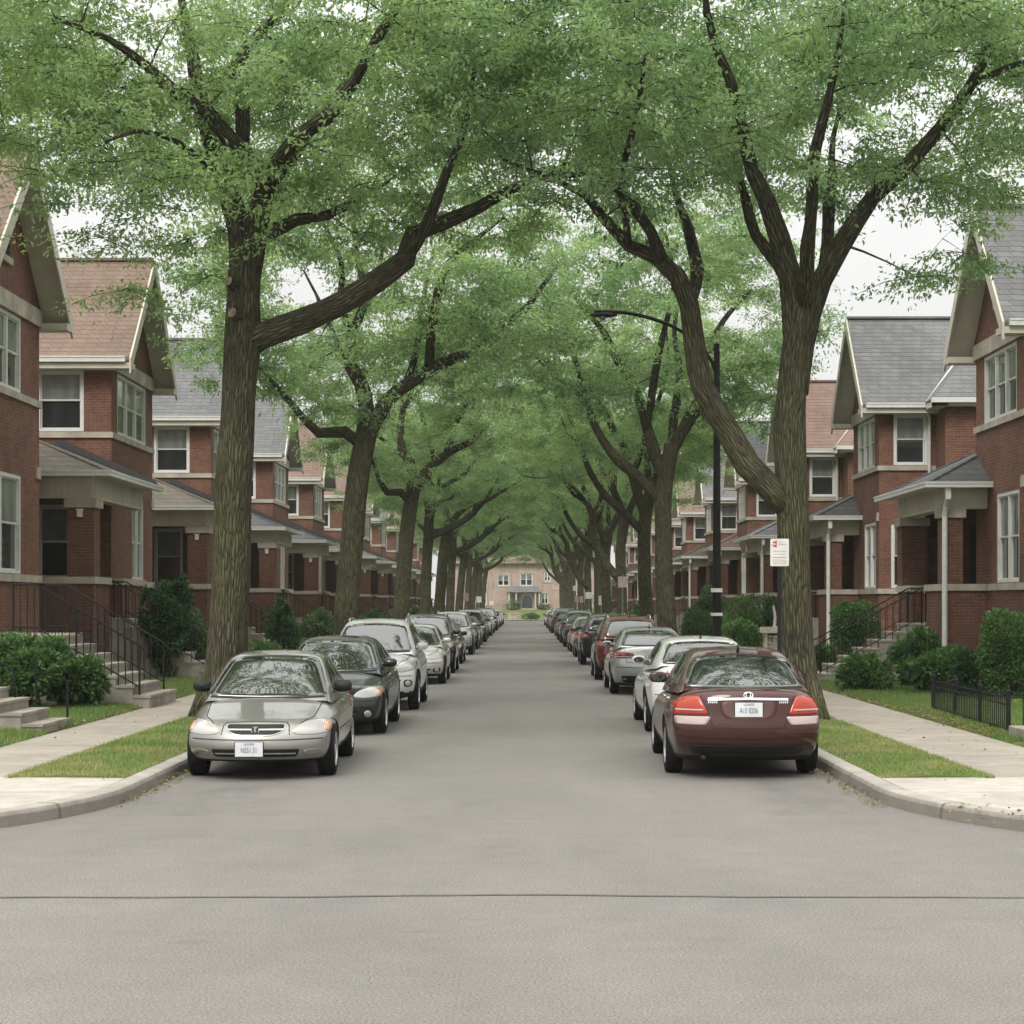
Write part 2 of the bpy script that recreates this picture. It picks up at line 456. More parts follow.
# ------------------------------------------------------------------ camera, sky, sun
cam = bpy.data.cameras.new('camera'); cam_o = bpy.data.objects.new('camera', cam); COL.objects.link(cam_o)
cam_o.location = (0, 0, CH); cam_o.rotation_euler = (R(90), 0, 0)
cam.sensor_width = 36; cam.lens = 36 * F / 1024
cam.shift_x = (512 - CX) / 1024; cam.shift_y = (CY - 512) / 1024
cam.clip_end = 4000; cam.clip_start = .1
scene.camera = cam_o
SUN_EL, SUN_AZ = R(46), R(200)     # high, veiled, from behind the camera and a little to the left
w = bpy.data.worlds.new('World'); scene.world = w; w.use_nodes = True
nt = w.node_tree; nt.nodes.clear()
wo = nt.nodes.new('ShaderNodeOutputWorld'); bg = nt.nodes.new('ShaderNodeBackground')
sky = nt.nodes.new('ShaderNodeTexSky'); sky.sky_type = 'NISHITA'; sky.sun_disc = False
sky.sun_elevation = SUN_EL; sky.sun_rotation = SUN_AZ; sky.dust_density = 4
tc = nt.nodes.new('ShaderNodeTexCoord'); sp = nt.nodes.new('ShaderNodeSeparateXYZ')
nt.links.new(tc.outputs['Generated'], sp.inputs[0])
# overcast deck: brighter towards the zenith, faint cloud structure
mp = nt.nodes.new('ShaderNodeMapRange'); mp.inputs[1].default_value = 0; mp.inputs[2].default_value = 1
mp.inputs[3].default_value = 6.5; mp.inputs[4].default_value = 26.0
sq = nt.nodes.new('ShaderNodeMath'); sq.operation = 'MULTIPLY'
nt.links.new(sp.outputs[2], sq.inputs[0]); nt.links.new(sp.outputs[2], sq.inputs[1]); nt.links.new(sq.outputs[0], mp.inputs[0])
nz = nt.nodes.new('ShaderNodeTexNoise'); nz.inputs['Scale'].default_value = 2.2; nz.inputs['Detail'].default_value = 5
mpp = nt.nodes.new('ShaderNodeMapping'); mpp.inputs['Scale'].default_value = (1, 1, 3)
nt.links.new(tc.outputs['Generated'], mpp.inputs[0]); nt.links.new(mpp.outputs[0], nz.inputs['Vector'])
mr2 = nt.nodes.new('ShaderNodeMapRange'); mr2.inputs[1].default_value = .3; mr2.inputs[2].default_value = .7
mr2.inputs[3].default_value = .9; mr2.inputs[4].default_value = 1.08
nt.links.new(nz.outputs['Fac'], mr2.inputs[0])
ml = nt.nodes.new('ShaderNodeMath'); ml.operation = 'MULTIPLY'
nt.links.new(mp.outputs[0], ml.inputs[0]); nt.links.new(mr2.outputs[0], ml.inputs[1])
vm = nt.nodes.new('ShaderNodeVectorMath'); vm.operation = 'SCALE'; vm.inputs[0].default_value = (1.0, .995, .97)
nt.links.new(ml.outputs[0], vm.inputs['Scale'])
mx = nt.nodes.new('ShaderNodeMix'); mx.data_type = 'RGBA'; mx.inputs[0].default_value = .93
nt.links.new(sky.outputs[0], mx.inputs[6]); nt.links.new(vm.outputs[0], mx.inputs[7])
nt.links.new(mx.outputs[2], bg.inputs[0]); bg.inputs[1].default_value = .1
nt.links.new(bg.outputs[0], wo.inputs[0])
sl = bpy.data.lights.new('sun', 'SUN'); sl.energy = 1.5; sl.angle = R(22); sl.color = (1, .96, .9)
so = bpy.data.objects.new('sun', sl); COL.objects.link(so)
sd = Vector((math.sin(SUN_AZ)*math.cos(SUN_EL), math.cos(SUN_AZ)*math.cos(SUN_EL), math.sin(SUN_EL)))
so.rotation_euler = sd.to_track_quat('Z', 'Y').to_euler(); so.location = (0, 0, 60)
scene.view_settings.view_transform = 'Standard'; scene.view_settings.look = 'None'
scene.view_settings.exposure = EXPO; scene.view_settings.gamma = 1
scene.render.engine = 'CYCLES'
c = scene.cycles
c.max_bounces = 7; c.diffuse_bounces = 4; c.glossy_bounces = 3; c.transmission_bounces = 3; c.transparent_max_bounces = 6
c.use_denoising = True; c.caustics_reflective = False; c.caustics_refractive = False
c.use_adaptive_sampling = True; c.adaptive_threshold = .02
c.sample_clamp_indirect = 4

# ------------------------------------------------------------------ the ground
XL, XR = -4.02, 3.58             # kerb faces
GL, GR = -5.52, 5.0              # parkway grass / sidewalk
SL, SR = -6.78, 6.45             # sidewalk / yards
YE = 216.0                       # far end of the street
CW = .21                         # kerb width
RAD = 4.6; YC = 18.4             # corner radius, start of the straight kerb
def sheet(name, polys, mat, kind='structure'):
    mb = MB()
    for p in polys: mb.poly(p)
    o = mb.build(name, mat); tag(o, kind=kind); return o
sheet('ground', [[(-1500,-400,-.03),(1500,-400,-.03),(1500,2600,-.03),(-1500,2600,-.03)]], M['lawn'])
def asph_rows(x0, x1, y0, y1):
    return [[(x0,y0,0),(x1,y0,0),(x1,y1,0),(x0,y1,0)]]
road = sheet('road', asph_rows(-90, 90, -30, YC-RAD+.02) +
      [[(XL-RAD,YC-RAD+.02,0),(XR+RAD,YC-RAD+.02,0),(XR+RAD,YC,0),(XL-RAD,YC,0)]] +
      asph_rows(XL-.02, XR+.02, YC, YE), M['asphalt'])
# tar filled seam across the crossing street, and hair cracks
mb = MB()
def ribbon(pts, wd, z):
    for (x0, y0), (x1, y1) in zip(pts, pts[1:]):
        d = Vector((x1-x0, y1-y0, 0)).normalized(); nn = Vector((-d.y, d.x, 0))*wd/2
        mb.poly([(x0-nn.x,y0-nn.y,z),(x1-nn.x,y1-nn.y,z),(x1+nn.x,y1+nn.y,z),(x0+nn.x,y0+nn.y,z)])
pts = []
for i in range(120):
    x = -20 + i*40/119
    pts.append((x, 12.27 + .1*math.exp(-(x/1.1)**2) - .004*abs(x) + .022*mnoise.noise(Vector((x*1.7, 3, 0)))+.012*mnoise.noise(Vector((x*7, 8, 0)))))
ribbon(pts, .05, .004)
for sx, sy, n, a in ():
    p = [(sx, sy)]
    for i in range(n):
        a += random.uniform(-.35, .35); p.append((p[-1][0]+.03*math.cos(a), p[-1][1]+.03*math.sin(a)))
    ribbon(p, .005, .004)
for i in range(0):
    x, y = random.uniform(-5, 5), random.uniform(8.8, 15); L = random.uniform(.03, .14)
    ribbon([(x, y), (x+L, y+random.uniform(-.02, .02))], random.uniform(.01, .03), .0045)
tag(mb.build('tar_seam', M['tar']), kind='structure')

def corner(sgn, xk, xg, xs):
    """kerb line, sidewalk, parkway and yard of one block; sgn -1 left, +1 right"""
    cxr = xk + sgn*RAD
    arc = [(cxr - sgn*RAD*math.cos(a), YC - RAD*math.sin(a)) for a in [math.pi/2*i/18 for i in range(19)]]
    line = [(xk, YE)] + [(xk, y) for y in np.arange(YE-4, YC+1, -4)] + arc + [(sgn*90, YC-RAD)]
    def off(line, d):
        out = []
        for i, (x, y) in enumerate(line):
            a = Vector(line[max(i-1,0)]); b = Vector(line[min(i+1,len(line)-1)])
            t = (b-a).normalized(); nn = Vector((-t.y, t.x))*sgn     # to the block side
            out.append((x + nn.x*d, y + nn.y*d))
        return out
    # kerb as a swept solid: rounded nose
    prof = [(0, -.02), (0.012, .10), (.03, .138), (.06, .148), (CW, .15), (CW, -.02)]
    mb = MB()
    lines = [off(line, d) for d, z in prof]
    for j in range(len(prof)-1):
        for i in range(len(line)-1):
            a, b = lines[j], lines[j+1]
            z0, z1 = prof[j][1], prof[j+1][1]
            mb.poly([(*a[i], z0), (*a[i+1], z0), (*b[i+1], z1), (*b[i], z1)])
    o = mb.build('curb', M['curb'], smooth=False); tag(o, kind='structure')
    # corner apron of newer concrete, with a narrow open joint along the kerb
    inn = off(line, CW + .016)
    arc_i = [p for p in inn if p[1] <= 19.2 and abs(p[0]) < 89]
    z = .146
    poly = [(x, y, z) for x, y in arc_i] + [(sgn*60, arc_i[-1][1], z), (sgn*60, 16.4, z), (xs, 16.4, z), (xs, 19.3, z), (xg, 19.3, z)]
    x0 = xk + sgn*(CW+.016)
    poly = [(x0, 19.2, z)] + poly
    if sgn > 0: poly = poly[::-1]
    mb = MB(); mb.poly(poly)
    tag(mb.build('corner_pavement', M['concrete_new']), kind='structure')
    mb = MB(); mb.poly([(xg, 19.3, .147), (xs, 19.3, .147), (xs, YE, .147), (xg, YE, .147)])
    tag(mb.build('sidewalk', M['concrete']), kind='structure')
    mb = MB(); mb.poly([(xk+sgn*.08, 18.6, .10), (xs, 18.6, .10), (xs, YE, .10), (xk+sgn*.08, YE, .10)])
    tag(mb.build('soil_bed', M['soil']), kind='structure')
    # parkway lawn, slightly crowned and with an uneven edge
    mb = MB()
    n = 160; y0 = 18.95
    xa, xb = xk + sgn*(CW+.0), xg
    ys = [y0 + (YE-y0)*(i/n)**1.5 for i in range(n+1)]
    for i in range(n):
        cols = 6
        for k in range(cols):
            q = []
            for yy, kk in ((ys[i],k),(ys[i],k+1),(ys[i+1],k+1),(ys[i+1],k)):
                f = kk/cols
                e = .05*mnoise.noise(Vector((yy*2.3, sgn*4, 0))) if kk == cols else 0
                k0 = sstep(18.95, 20.2, yy); q.append((xa+(xb-xa)*f + sgn*e, yy, .134+k0*(.012+.035*math.sin(math.pi*f)+.012*mnoise.noise(Vector((xa*f*3, yy*1.5, 1)))) + (.006*k0 if kk in (0, cols) else 0)))
            mb.poly(q)
    tag(mb.build('parkway_lawn', M['lawn'], smooth=True), kind='structure')
    # front yards, rising gently to the houses
    mb = MB()
    xs2 = [xs, xs+sgn*.25, xs+sgn*1.5, xs+sgn*3, xs+sgn*5, xs+sgn*40]
    hs = [.14, .18, .2, .24, .28, .28]
    yy = [16.4] + list(np.arange(18, YE, 2.0)) + [YE]
    for i in range(len(yy)-1):
        for k in range(5):
            q = []
            for a, b in ((yy[i],k),(yy[i],k+1),(yy[i+1],k+1),(yy[i+1],k)):
                q.append((xs2[b] + (sgn*.04*mnoise.noise(Vector((a*1.9, 7, 0))) if b == 0 else 0), a, hs[b]))
            mb.poly(q)
    tag(mb.build('yard', M['lawn'], smooth=True), kind='structure')
corner(-1, XL, GL, SL)
corner(1, XR, GR, SR)

def scatter_blades(name, regions, mat, hgt, wid, seed):
    """regions: (x0,x1,y0,y1,n,z function); one leaf shaped triangle pair per blade"""
    g = np.random.default_rng(seed); C = []; 
    for x0, x1, y0, y1, n, zf in regions:
        x = g.uniform(x0, x1, n); u = g.uniform(0, 1, n)
        y = y0 + (y1-y0)*u**1.35
        # thin spots
        keep = np.ones(n, bool)
        z = zf(x, y)
        C.append(np.stack([x, y, z], 1)[keep])
    P = np.concatenate(C); n = len(P)
    a = g.uniform(0, 2*np.pi, n); h = hgt*g.uniform(.45, 1.25, n)
    lean = g.uniform(.1, .8, n); b = g.uniform(0, 2*np.pi, n)
    tip = P + np.stack([np.cos(b)*h*lean, np.sin(b)*h*lean, h], 1)
    d = np.stack([np.cos(a), np.sin(a), np.zeros(n)], 1)*wid/2
    V = np.stack([P-d, P+d, tip], 1).reshape(-1, 3)
    me = bpy.data.meshes.new(name)
    me.vertices.add(3*n); me.vertices.foreach_set('co', V.astype(np.float32).ravel())
    me.loops.add(3*n); me.loops.foreach_set('vertex_index', np.arange(3*n, dtype=np.int32))
    me.polygons.add(n); me.polygons.foreach_set('loop_start', np.arange(0, 3*n, 3, dtype=np.int32))
    me.polygons.foreach_set('loop_total', np.full(n, 3, np.int32))
    me.materials.append(mat); me.update(); me.validate()
    return link_mesh(name, me)
def zpk(xa, xb): return lambda x, y: .142+.035*np.sin(np.pi*np.clip((x-xa)/(xb-xa), 0, 1))
def zyd(xs, sgn): return lambda x, y: np.interp(np.abs(x-xs), [0,.25,1.5,3,5], [.13,.175,.195,.235,.275])
o = scatter_blades('grass', [(GL-.02, XL-CW, 19.15, 62, 60000, zpk(XL-CW, GL)), (XR+CW, GR+.02, 19.15, 62, 60000, zpk(XR+CW, GR))], M['blade_dry'], .045, .011, 3)
tag(o, 'short mown grass on the parkway strips beside the kerbs', 'grass', kind='stuff')
o = scatter_blades('lawn_grass', [(-9.8, SL-.02, 26.5, 62, 80000, zyd(SL, -1)), (SR+.02, 9.8, 24, 62, 80000, zyd(SR, 1)),
     (-8.0, SL, 27.2, 33, 16000, zyd(SL, -1)), (-8.2, SL+.02, 22.5, 25.6, 9000, zyd(SL, -1)), (SR+.02, 8.2, 20, 23.2, 5000, zyd(SR, 1))], M['blade'], .085, .014, 4)
tag(o, 'longer green grass in the front yards of the brick houses', 'grass', kind='stuff')

# ------------------------------------------------------------------ leaves and trees
def leaf_mesh(name, C, D, L, W, mat, g, fold=.25):
    """C centres (n,3), D leaf axis (n,3), L, W arrays; pointed quads with random roll"""
    n = len(C)
    D = D/np.maximum(np.linalg.norm(D, axis=1, keepdims=True), 1e-6)
    up = np.tile(np.array([0, 0, 1.0]), (n, 1)) + g.normal(0, .55, (n, 3))
    S = np.cross(D, up); S /= np.maximum(np.linalg.norm(S, axis=1, keepdims=True), 1e-6)
    N = np.cross(S, D)
    a = C; m = C + D*(L*.45)[:, None]; e = C + D*L[:, None] - N*(L*.12)[:, None]
    V = np.stack([a, m+S*(W/2)[:, None]+N*(W*fold/2)[:, None], e, m-S*(W/2)[:, None]+N*(W*fold/2)[:, None]], 1).reshape(-1, 3)
    me = bpy.data.meshes.new(name)
    me.vertices.add(4*n); me.vertices.foreach_set('co', V.astype(np.float32).ravel())
    me.loops.add(4*n); me.loops.foreach_set('vertex_index', np.arange(4*n, dtype=np.int32))
    me.polygons.add(n); me.polygons.foreach_set('loop_start', np.arange(0, 4*n, 4, dtype=np.int32))
    me.polygons.foreach_set('loop_total', np.full(n, 4, np.int32))
    me.materials.append(mat); me.update(); me.validate()
    return me

def make_tree(base, limbs, crown, ntarget, seed, lsize=.15, ltwig=34, twigs=5, hole=-.12, stubs=(), side=1):
    """base (x, y) on the ground; limbs [(path in pixels or metres, radii)], crown [(cx,cy,cz,rx,ry,rz)] local"""
    g = np.random.default_rng(seed); rnd = random.Random(seed)
    root = empty('street_tree', (base[0], base[1], .14))
    s = F/base[1]
    mb = MB(); nodes = []
    for li, (path, rad) in enumerate(limbs):
        pts = [Vector(((px-CX)/s - base[0], dy, CH+(CY-py)/s - .14)) for px, py, dy in path]
        P, Rr = catmull(pts, rad, .35 if li else .3)
        P2 = []
        for k, p in enumerate(P):
            j = .06 if (li and k > 1) else 0.012
            P2.append(p + Vector((mnoise.noise(p*.9+Vector((seed,0,0))), mnoise.noise(p*.9+Vector((0,seed,5))), mnoise.noise(p*.9+Vector((9,0,seed)))))*j)
        if li == 0:
            P2[0].z = -.25
        mb.tube(P2, Rr, 18 if rad[0] > .2 else 10, lump=.11 if rad[0] > .2 else .25, seed=seed)
        for p, r in zip(P2, Rr):
            if p.z > 5.2 and r < .2: nodes.append((p, r))
    nodes0 = list(nodes)
    # root flare
    for k in range(7):
        a = k*.9+rnd.random(); r0 = limbs[0][1][0]
        mb.tube([(math.cos(a)*r0*.62, math.sin(a)*r0*.62, .75), (math.cos(a)*r0*.85, math.sin(a)*r0*.85, .3), (math.cos(a)*r0*1.25, math.sin(a)*r0*1.25, -.1)], [r0*.3, r0*.4, r0*.35], 7)
    # crown targets
    T = []
    tot = sum(c[3]*c[4]*c[5] for c in crown)
    for cx, cy, cz, rx, ry, rz in crown:
        k = int(ntarget*rx*ry*rz/tot); tries = 0
        while k > 0 and tries < 20000:
            tries += 1
            v = Vector((rnd.gauss(0,1), rnd.gauss(0,1), rnd.gauss(0,1))).normalized()*rnd.random()**.42
            p = Vector((cx+v.x*rx, cy+v.y*ry, cz+v.z*rz))
            if mnoise.noise(p*.42+Vector((seed*3.1, 0, 0))) < hole: continue
            # thinner, airier foliage on the side of the houses
            if p.x*side < -3.2 and rnd.random() < min(.72, (-p.x*side-3.2)*.24): k -= 1; continue
            T.append(p); k -= 1
    npos = np.array([tuple(p) for p, r in nodes])
    d0 = [np.min(np.linalg.norm(npos-np.array(tuple(t)), axis=1)) for t in T]
    order = np.argsort(d0)
    NP = [tuple(p) for p, r in nodes]; NR = [r for p, r in nodes]
    C, D = [], []
    for i in order:
        t = T[i]; arr = np.array(NP); dd = np.linalg.norm(arr-np.array(tuple(t)), axis=1)
        dd = dd + np.where(arr[:, 2] > t.z+.6, 1.2, 0)
        k = int(np.argmin(dd)); p0 = Vector(NP[k]); r0 = NR[k]
        vec = t - p0; L = vec.length
        if L > .25:
            mid = p0 + vec*.5 + Vector((rnd.gauss(0,.1), rnd.gauss(0,.1), .06+rnd.gauss(0,.07)))*L
            q = []
            m = max(3, int(L/.35))
            ra = min(r0*.7, .012+.013*L)
            for j in range(m+1):
                u = j/m
                q.append(p0*(1-u)**2 + mid*2*u*(1-u) + t*u*u)
            rr = [ra*(1-.72*j/m) for j in range(m+1)]
            mb.tube(q, rr, 6 if ra > .03 else 4, cap=False)
            for pp, r1 in list(zip(q, rr))[1:]:
                NP.append(tuple(pp)); NR.append(max(r1, .01))
        # leafy spray around the target
        hd = Vector((vec.x, vec.y, 0)); hd = hd.normalized() if hd.length > .01 else Vector((1,0,0))
        for _ in range(twigs):
            a = rnd.uniform(0, 2*math.pi)
            td = Vector((math.cos(a), math.sin(a), rnd.uniform(-.45, .35))) + hd*.5
            td.normalize(); tl = rnd.uniform(.55, 1.15)
            e = t + td*tl + Vector((0, 0, -.12*tl))
            mb.tube([t, t+td*tl*.55, e], [.008, .006, .003], 3, cap=False)
            u = g.uniform(.1, 1.05, ltwig)
            base_p = np.array(tuple(t))[None] + np.array(tuple(e-t))[None]*u[:, None]
            base_p = base_p + g.normal(0, .10, (ltwig, 3))*np.array([1, 1, .8])
            ld = np.array(tuple(td))[None]*.5 + g.normal(0, .7, (ltwig, 3)) + np.array([0, 0, -.28])
            C.append(base_p); D.append(ld)
    C = np.concatenate(C); D = np.concatenate(D); n = len(C)
    L = lsize*g.uniform(.6, 1.3, n); W = L*g.uniform(.36, .55, n)
    tr = mb.build('trunk', [M['bark'], M['cutwood']], root, smooth=True)
    cr = link_mesh('crown', leaf_mesh('crown', C, D, L, W, M['leaf'], g), root)
    for (px, py, r) in stubs:      # sawn branch stubs
        sb = MB(); x = (px-CX)/s-base[0]; z = CH+(CY-py)/s-.14
        sb.tube([(x+.05, -.05, z-.03), (x-.03, -.30, z+.03), (x-.07, -.36, z+.05)], [r*1.35, r*1.15, r*.95], 14, cap=True, lump=.5, seed=px)
        sb.m = [0]*len(sb.m); sb.m[-1] = 1
        sb.build('branch_stub', [M['bark'], M['cutwood']], root, smooth=False)
    return root

b1 = (-4.86, 29.5)
T1L = make_tree(b1, [
  ([(227,720,0),(226,690,0),(229,600,0),(233,500,0),(238,400,0),(243,345,0),(244,300,0),(245,262,0)], [.43,.36,.315,.30,.285,.30,.27,.27]),
  ([(244,275,0),(240,232,0),(228,190,0),(212,145,.2),(199,100,.4),(186,50,.6),(172,-10,.9),(160,-70,1)], [.25,.2,.185,.165,.14,.11,.07,.03]),
  ([(247,275,0),(258,225,-.1),(268,190,-.2),(252,165,-.4),(235,148,-.6),(212,122,-.8),(186,110,-1),(165,92,-1.3),(130,70,-1.7),(90,60,-2.2)], [.24,.2,.17,.15,.14,.125,.11,.08,.05,.03]),
  ([(257,240,0),(268,232,.1),(295,216,.3),(325,208,.6),(345,190,1),(380,160,1.5)], [.13,.12,.10,.085,.06,.03]),
  ([(243,348,0),(262,336,0),(300,320,.1),(340,300,.2),(378,277,.3),(404,256,.4),(412,228,.5),(440,215,.6),(476,196,.8),(500,180,1),(540,158,1.3),(585,132,1.8)], [.24,.22,.205,.195,.185,.175,.145,.13,.11,.09,.06,.03]),
  ([(404,256,.4),(430,225,-.2),(450,180,-.7),(470,130,-1.2),(480,70,-1.6)], [.10,.09,.07,.05,.03]),
  ([(246,160,-.4),(244,112,-.2),(231,75,0),(247,42,.2),(268,15,.4),(290,-20,.7)], [.13,.13,.12,.10,.08,.04]),
  ([(262,205,-.1),(282,172,-.6),(302,154,-1),(333,138,-1.3),(364,112,-1.7),(398,58,-2),(440,15,-2.4)], [.13,.12,.11,.11,.10,.07,.03]),
  ([(268,190,-.2),(285,150,.8),(300,100,1.6),(330,40,2.4),(350,-40,3)], [.1,.1,.09,.06,.03]),
  ([(230,195,0),(195,150,1.2),(150,140,2.2),(100,150,3)], [.09,.07,.05,.03]),
  ([(222,175,0),(190,158,-1),(160,160,-1.8),(140,180,-2.4)], [.06,.05,.035,.02]),
 ], [(.6,0,11.4,6.2,5.4,3.2), (-3.6,-.4,10.2,3.3,3.6,2.7), (3.4,.6,9.6,2.8,3.6,1.9), (-.5,-1.2,9.4,3.2,3,1.9), (-1.7,.3,7.7,1.5,1.7,1.2), (1.8,.2,8.6,2.2,2,1.3), (1.0,6.3,11.5,4.6,3,2.6)], 510, 3, .100, 60, 5, -.14, side=1,
 stubs=((236,288,.11), (240,319,.085)))
b2 = (4.35, 28.8)
T1R = make_tree(b2, [
  ([(800,716,0),(799,695,0),(796,640,0),(794,560,0),(791,480,0),(789,430,0),(793,380,0),(798,340,0),(803,305,0)], [.45,.34,.262,.25,.255,.27,.235,.225,.25]),
  ([(797,380,0),(796,330,0),(790,278,0),(778,240,-.2),(763,202,-.4),(750,180,-.5),(735,140,-.7),(722,95,-1),(700,40,-1.3),(690,-20,-1.6)], [.12,.19,.185,.17,.14,.125,.105,.085,.06,.03]),
  ([(800,300,0),(782,262,.3),(762,226,.7),(756,190,1.1),(748,140,1.6),(742,90,2.2)], [.14,.12,.10,.09,.06,.03]),
  ([(802,395,0),(806,345,0),(822,283,0),(840,246,-.1),(871,203,-.3),(900,176,-.5),(928,142,-.7),(957,102,-1),(968,78,-1.2),(962,50,-1.4),(958,10,-1.7)], [.12,.19,.19,.165,.145,.125,.11,.095,.08,.06,.03]),
  ([(957,102,-1),(985,92,-1.3),(1015,85,-1.6),(1050,60,-2)], [.06,.05,.035,.02]),
  ([(822,283,0),(833,240,.5),(838,190,.9),(846,160,1.2),(850,110,1.7),(870,50,2.2)], [.12,.11,.10,.08,.05,.03]),
  ([(805,315,0),(800,260,-1),(795,200,-1.9),(800,140,-2.6),(810,70,-3.2)], [.12,.11,.09,.06,.03]),
  ([(790,508,0),(772,490,0),(748,462,.1),(726,427,.2),(706,388,.3),(698,345,.4),(693,300,.5),(682,270,.6),(660,249,.7),(632,236,.8),(605,205,1),(588,180,1.2),(560,160,1.5),(530,150,1.8)], [.23,.215,.21,.205,.19,.175,.165,.15,.125,.105,.085,.07,.045,.025]),
  ([(668,258,.7),(652,228,.3),(628,200,0),(597,176,-.3),(560,186,-.6),(532,186,-.9),(505,178,-1.2)], [.12,.105,.09,.075,.05,.035,.02]),
  ([(693,300,.5),(705,255,1.3),(700,200,2),(690,150,2.6),(680,90,3.2)], [.11,.10,.08,.05,.03]),
  ([(632,236,.8),(620,190,-.5),(630,140,-1.3),(640,80,-2)], [.07,.06,.045,.025]),
 ], [(-.5,0,11.4,6.2,5.4,3.2), (3.6,-.4,10.6,2.6,3.6,2.6), (-3.2,.4,9.8,3,3.6,2.1), (.3,-1.2,9.8,3.2,3,1.9), (2.5,.3,7.9,1.6,1.7,1.2), (-1.0,6.3,11.5,4.6,3,2.6)], 500, 5, .100, 60, 5, -.14, side=-1)
b3 = (-4.86, 48.8)
T2L = make_tree(b3, [
  ([(344,655,0),(345,640,0),(350,560,0),(358,480,0),(366,435,0),(368,415,0)], [.40,.335,.305,.295,.285,.27]),
  ([(368,425,0),(362,385,0),(350,365,.1),(352,330,.3),(362,300,.6),(355,255,1),(345,200,1.5)], [.22,.2,.17,.14,.12,.08,.04]),
  ([(352,330,.3),(342,310,-.4),(345,270,-1.2),(330,230,-2)], [.11,.1,.07,.04]),
  ([(362,445,0),(345,432,0),(320,434,-.1),(306,420,-.3),(285,395,-.7),(262,370,-1.2)], [.17,.16,.14,.11,.07,.03]),
  ([(367,438,0),(385,402,0),(408,383,0),(432,368,.1),(462,355,.2),(484,343,.3),(505,322,.4),(522,310,.6),(540,285,.8),(560,255,1.2)], [.21,.2,.19,.175,.155,.14,.12,.1,.07,.03]),
  ([(428,370,.1),(432,340,-.3),(436,310,-.7),(450,270,-1),(475,252,-1.3),(505,232,-1.7)], [.13,.125,.12,.10,.07,.03]),
  ([(405,385,0),(415,340,1),(420,280,2),(430,220,2.8)], [.10,.09,.07,.03]),
  ([(362,385,0),(335,340,1.5),(310,290,2.6),(290,250,3.2)], [.09,.08,.06,.03]),
  ([(366,300,.6),(385,255,-.6),(395,205,-1.4)], [.08,.06,.03]),
 ], [(.7,0,10.7,5.5,4.6,3.8), (-2.6,-.3,8.9,2.3,3.0,2.1), (3.6,.2,9.4,2.4,3.4,2.0), (-3.1,.5,12.0,2.7,3,2.5)], 350, 8, .125, 46, 5, -.1, side=1)
b4 = (4.33, 54.4)
T2R = make_tree(b4, [
  ([(669,655,0),(668,640,0),(664,560,0),(663,500,0),(668,465,0),(672,445,0)], [.38,.30,.265,.255,.245,.23]),
  ([(665,480,0),(650,440,0),(640,400,.1),(622,365,.2),(604,330,.3),(590,312,.5),(575,290,.9)], [.2,.18,.16,.13,.11,.08,.04]),
  ([(646,430,0),(652,390,-.6),(658,350,-1.2),(668,300,-1.8),(660,250,-2.4)], [.13,.12,.10,.07,.03]),
  ([(672,450,0),(690,420,.1),(704,385,.2),(715,340,.4),(730,310,.7),(755,285,1.1)], [.2,.18,.15,.12,.09,.04]),
  ([(673,455,0),(676,410,.6),(683,370,1.3),(680,320,2),(690,270,2.8)], [.15,.13,.11,.07,.03]),
  ([(660,500,0),(640,478,.2),(612,452,.4),(595,425,.6),(585,390,.9),(576,350,1.3),(565,310,1.7)], [.18,.16,.145,.125,.1,.07,.03]),
  ([(590,405,.8),(570,385,.2),(550,375,-.4),(530,355,-1)], [.07,.06,.045,.02]),
 ], [(-.7,0,10.7,5.5,4.6,3.8), (2.6,-.3,8.9,2.3,3.0,2.1), (-3.6,.2,9.2,2.4,3.4,2.0), (3.0,.5,12.0,2.7,3,2.4)], 350, 12, .125, 46, 5, -.1, side=-1)

ORD = ['first','second','third','fourth','fifth','sixth','seventh','eighth','ninth','tenth','eleventh','twelfth','thirteenth','fourteenth','fifteenth','sixteenth','seventeenth','eighteenth']
tag(T1L, 'big left kerb tree with two sawn stubs and a long limb over the road', 'tree', 'street trees along the kerbs')
tag(T1R, 'big forked right kerb tree behind the white parking sign', 'tree', 'street trees along the kerbs')
tag(T2L, 'second tree from the camera on the left kerb, standing behind the white crossover', 'tree', 'street trees along the kerbs')
tag(T2R, 'second tree from the camera on the right kerb, just past the lamp post', 'tree', 'street trees along the kerbs')
rt = random.Random(5)
lefts = [70, 86.5, 100, 117, 134, 151, 168, 186, 203]
rights = [63, 77.6, 91, 104, 119, 135, 152, 169, 187, 204]
for i, y in enumerate(lefts):
    t = copy_tree([T2L, T1L][i % 2 if i else 0]); t.location = (-4.84+rt.uniform(-.1,.1), y, .14)
    t.rotation_euler.z = rt.choice([-.5, .35, .6, -.3, .2]); sc = rt.uniform(.86, .98); t.scale = (sc, sc, sc*rt.uniform(.93, 1.0))
    tag(t, '%s tree from the camera in the left kerb row' % ORD[i+2])
for i, y in enumerate(rights):
    t = copy_tree([T2R, T1R][1 if i in (1, 4, 7) else 0]); t.location = (4.3+rt.uniform(-.1,.1), y, .14)
    t.rotation_euler.z = rt.choice([-.5, .35, .6, -.3, .2]); sc = rt.uniform(.86, .98); t.scale = (sc, sc, sc*rt.uniform(.93, 1.0))
    tag(t, '%s tree from the camera in the right kerb row' % ORD[i+2])
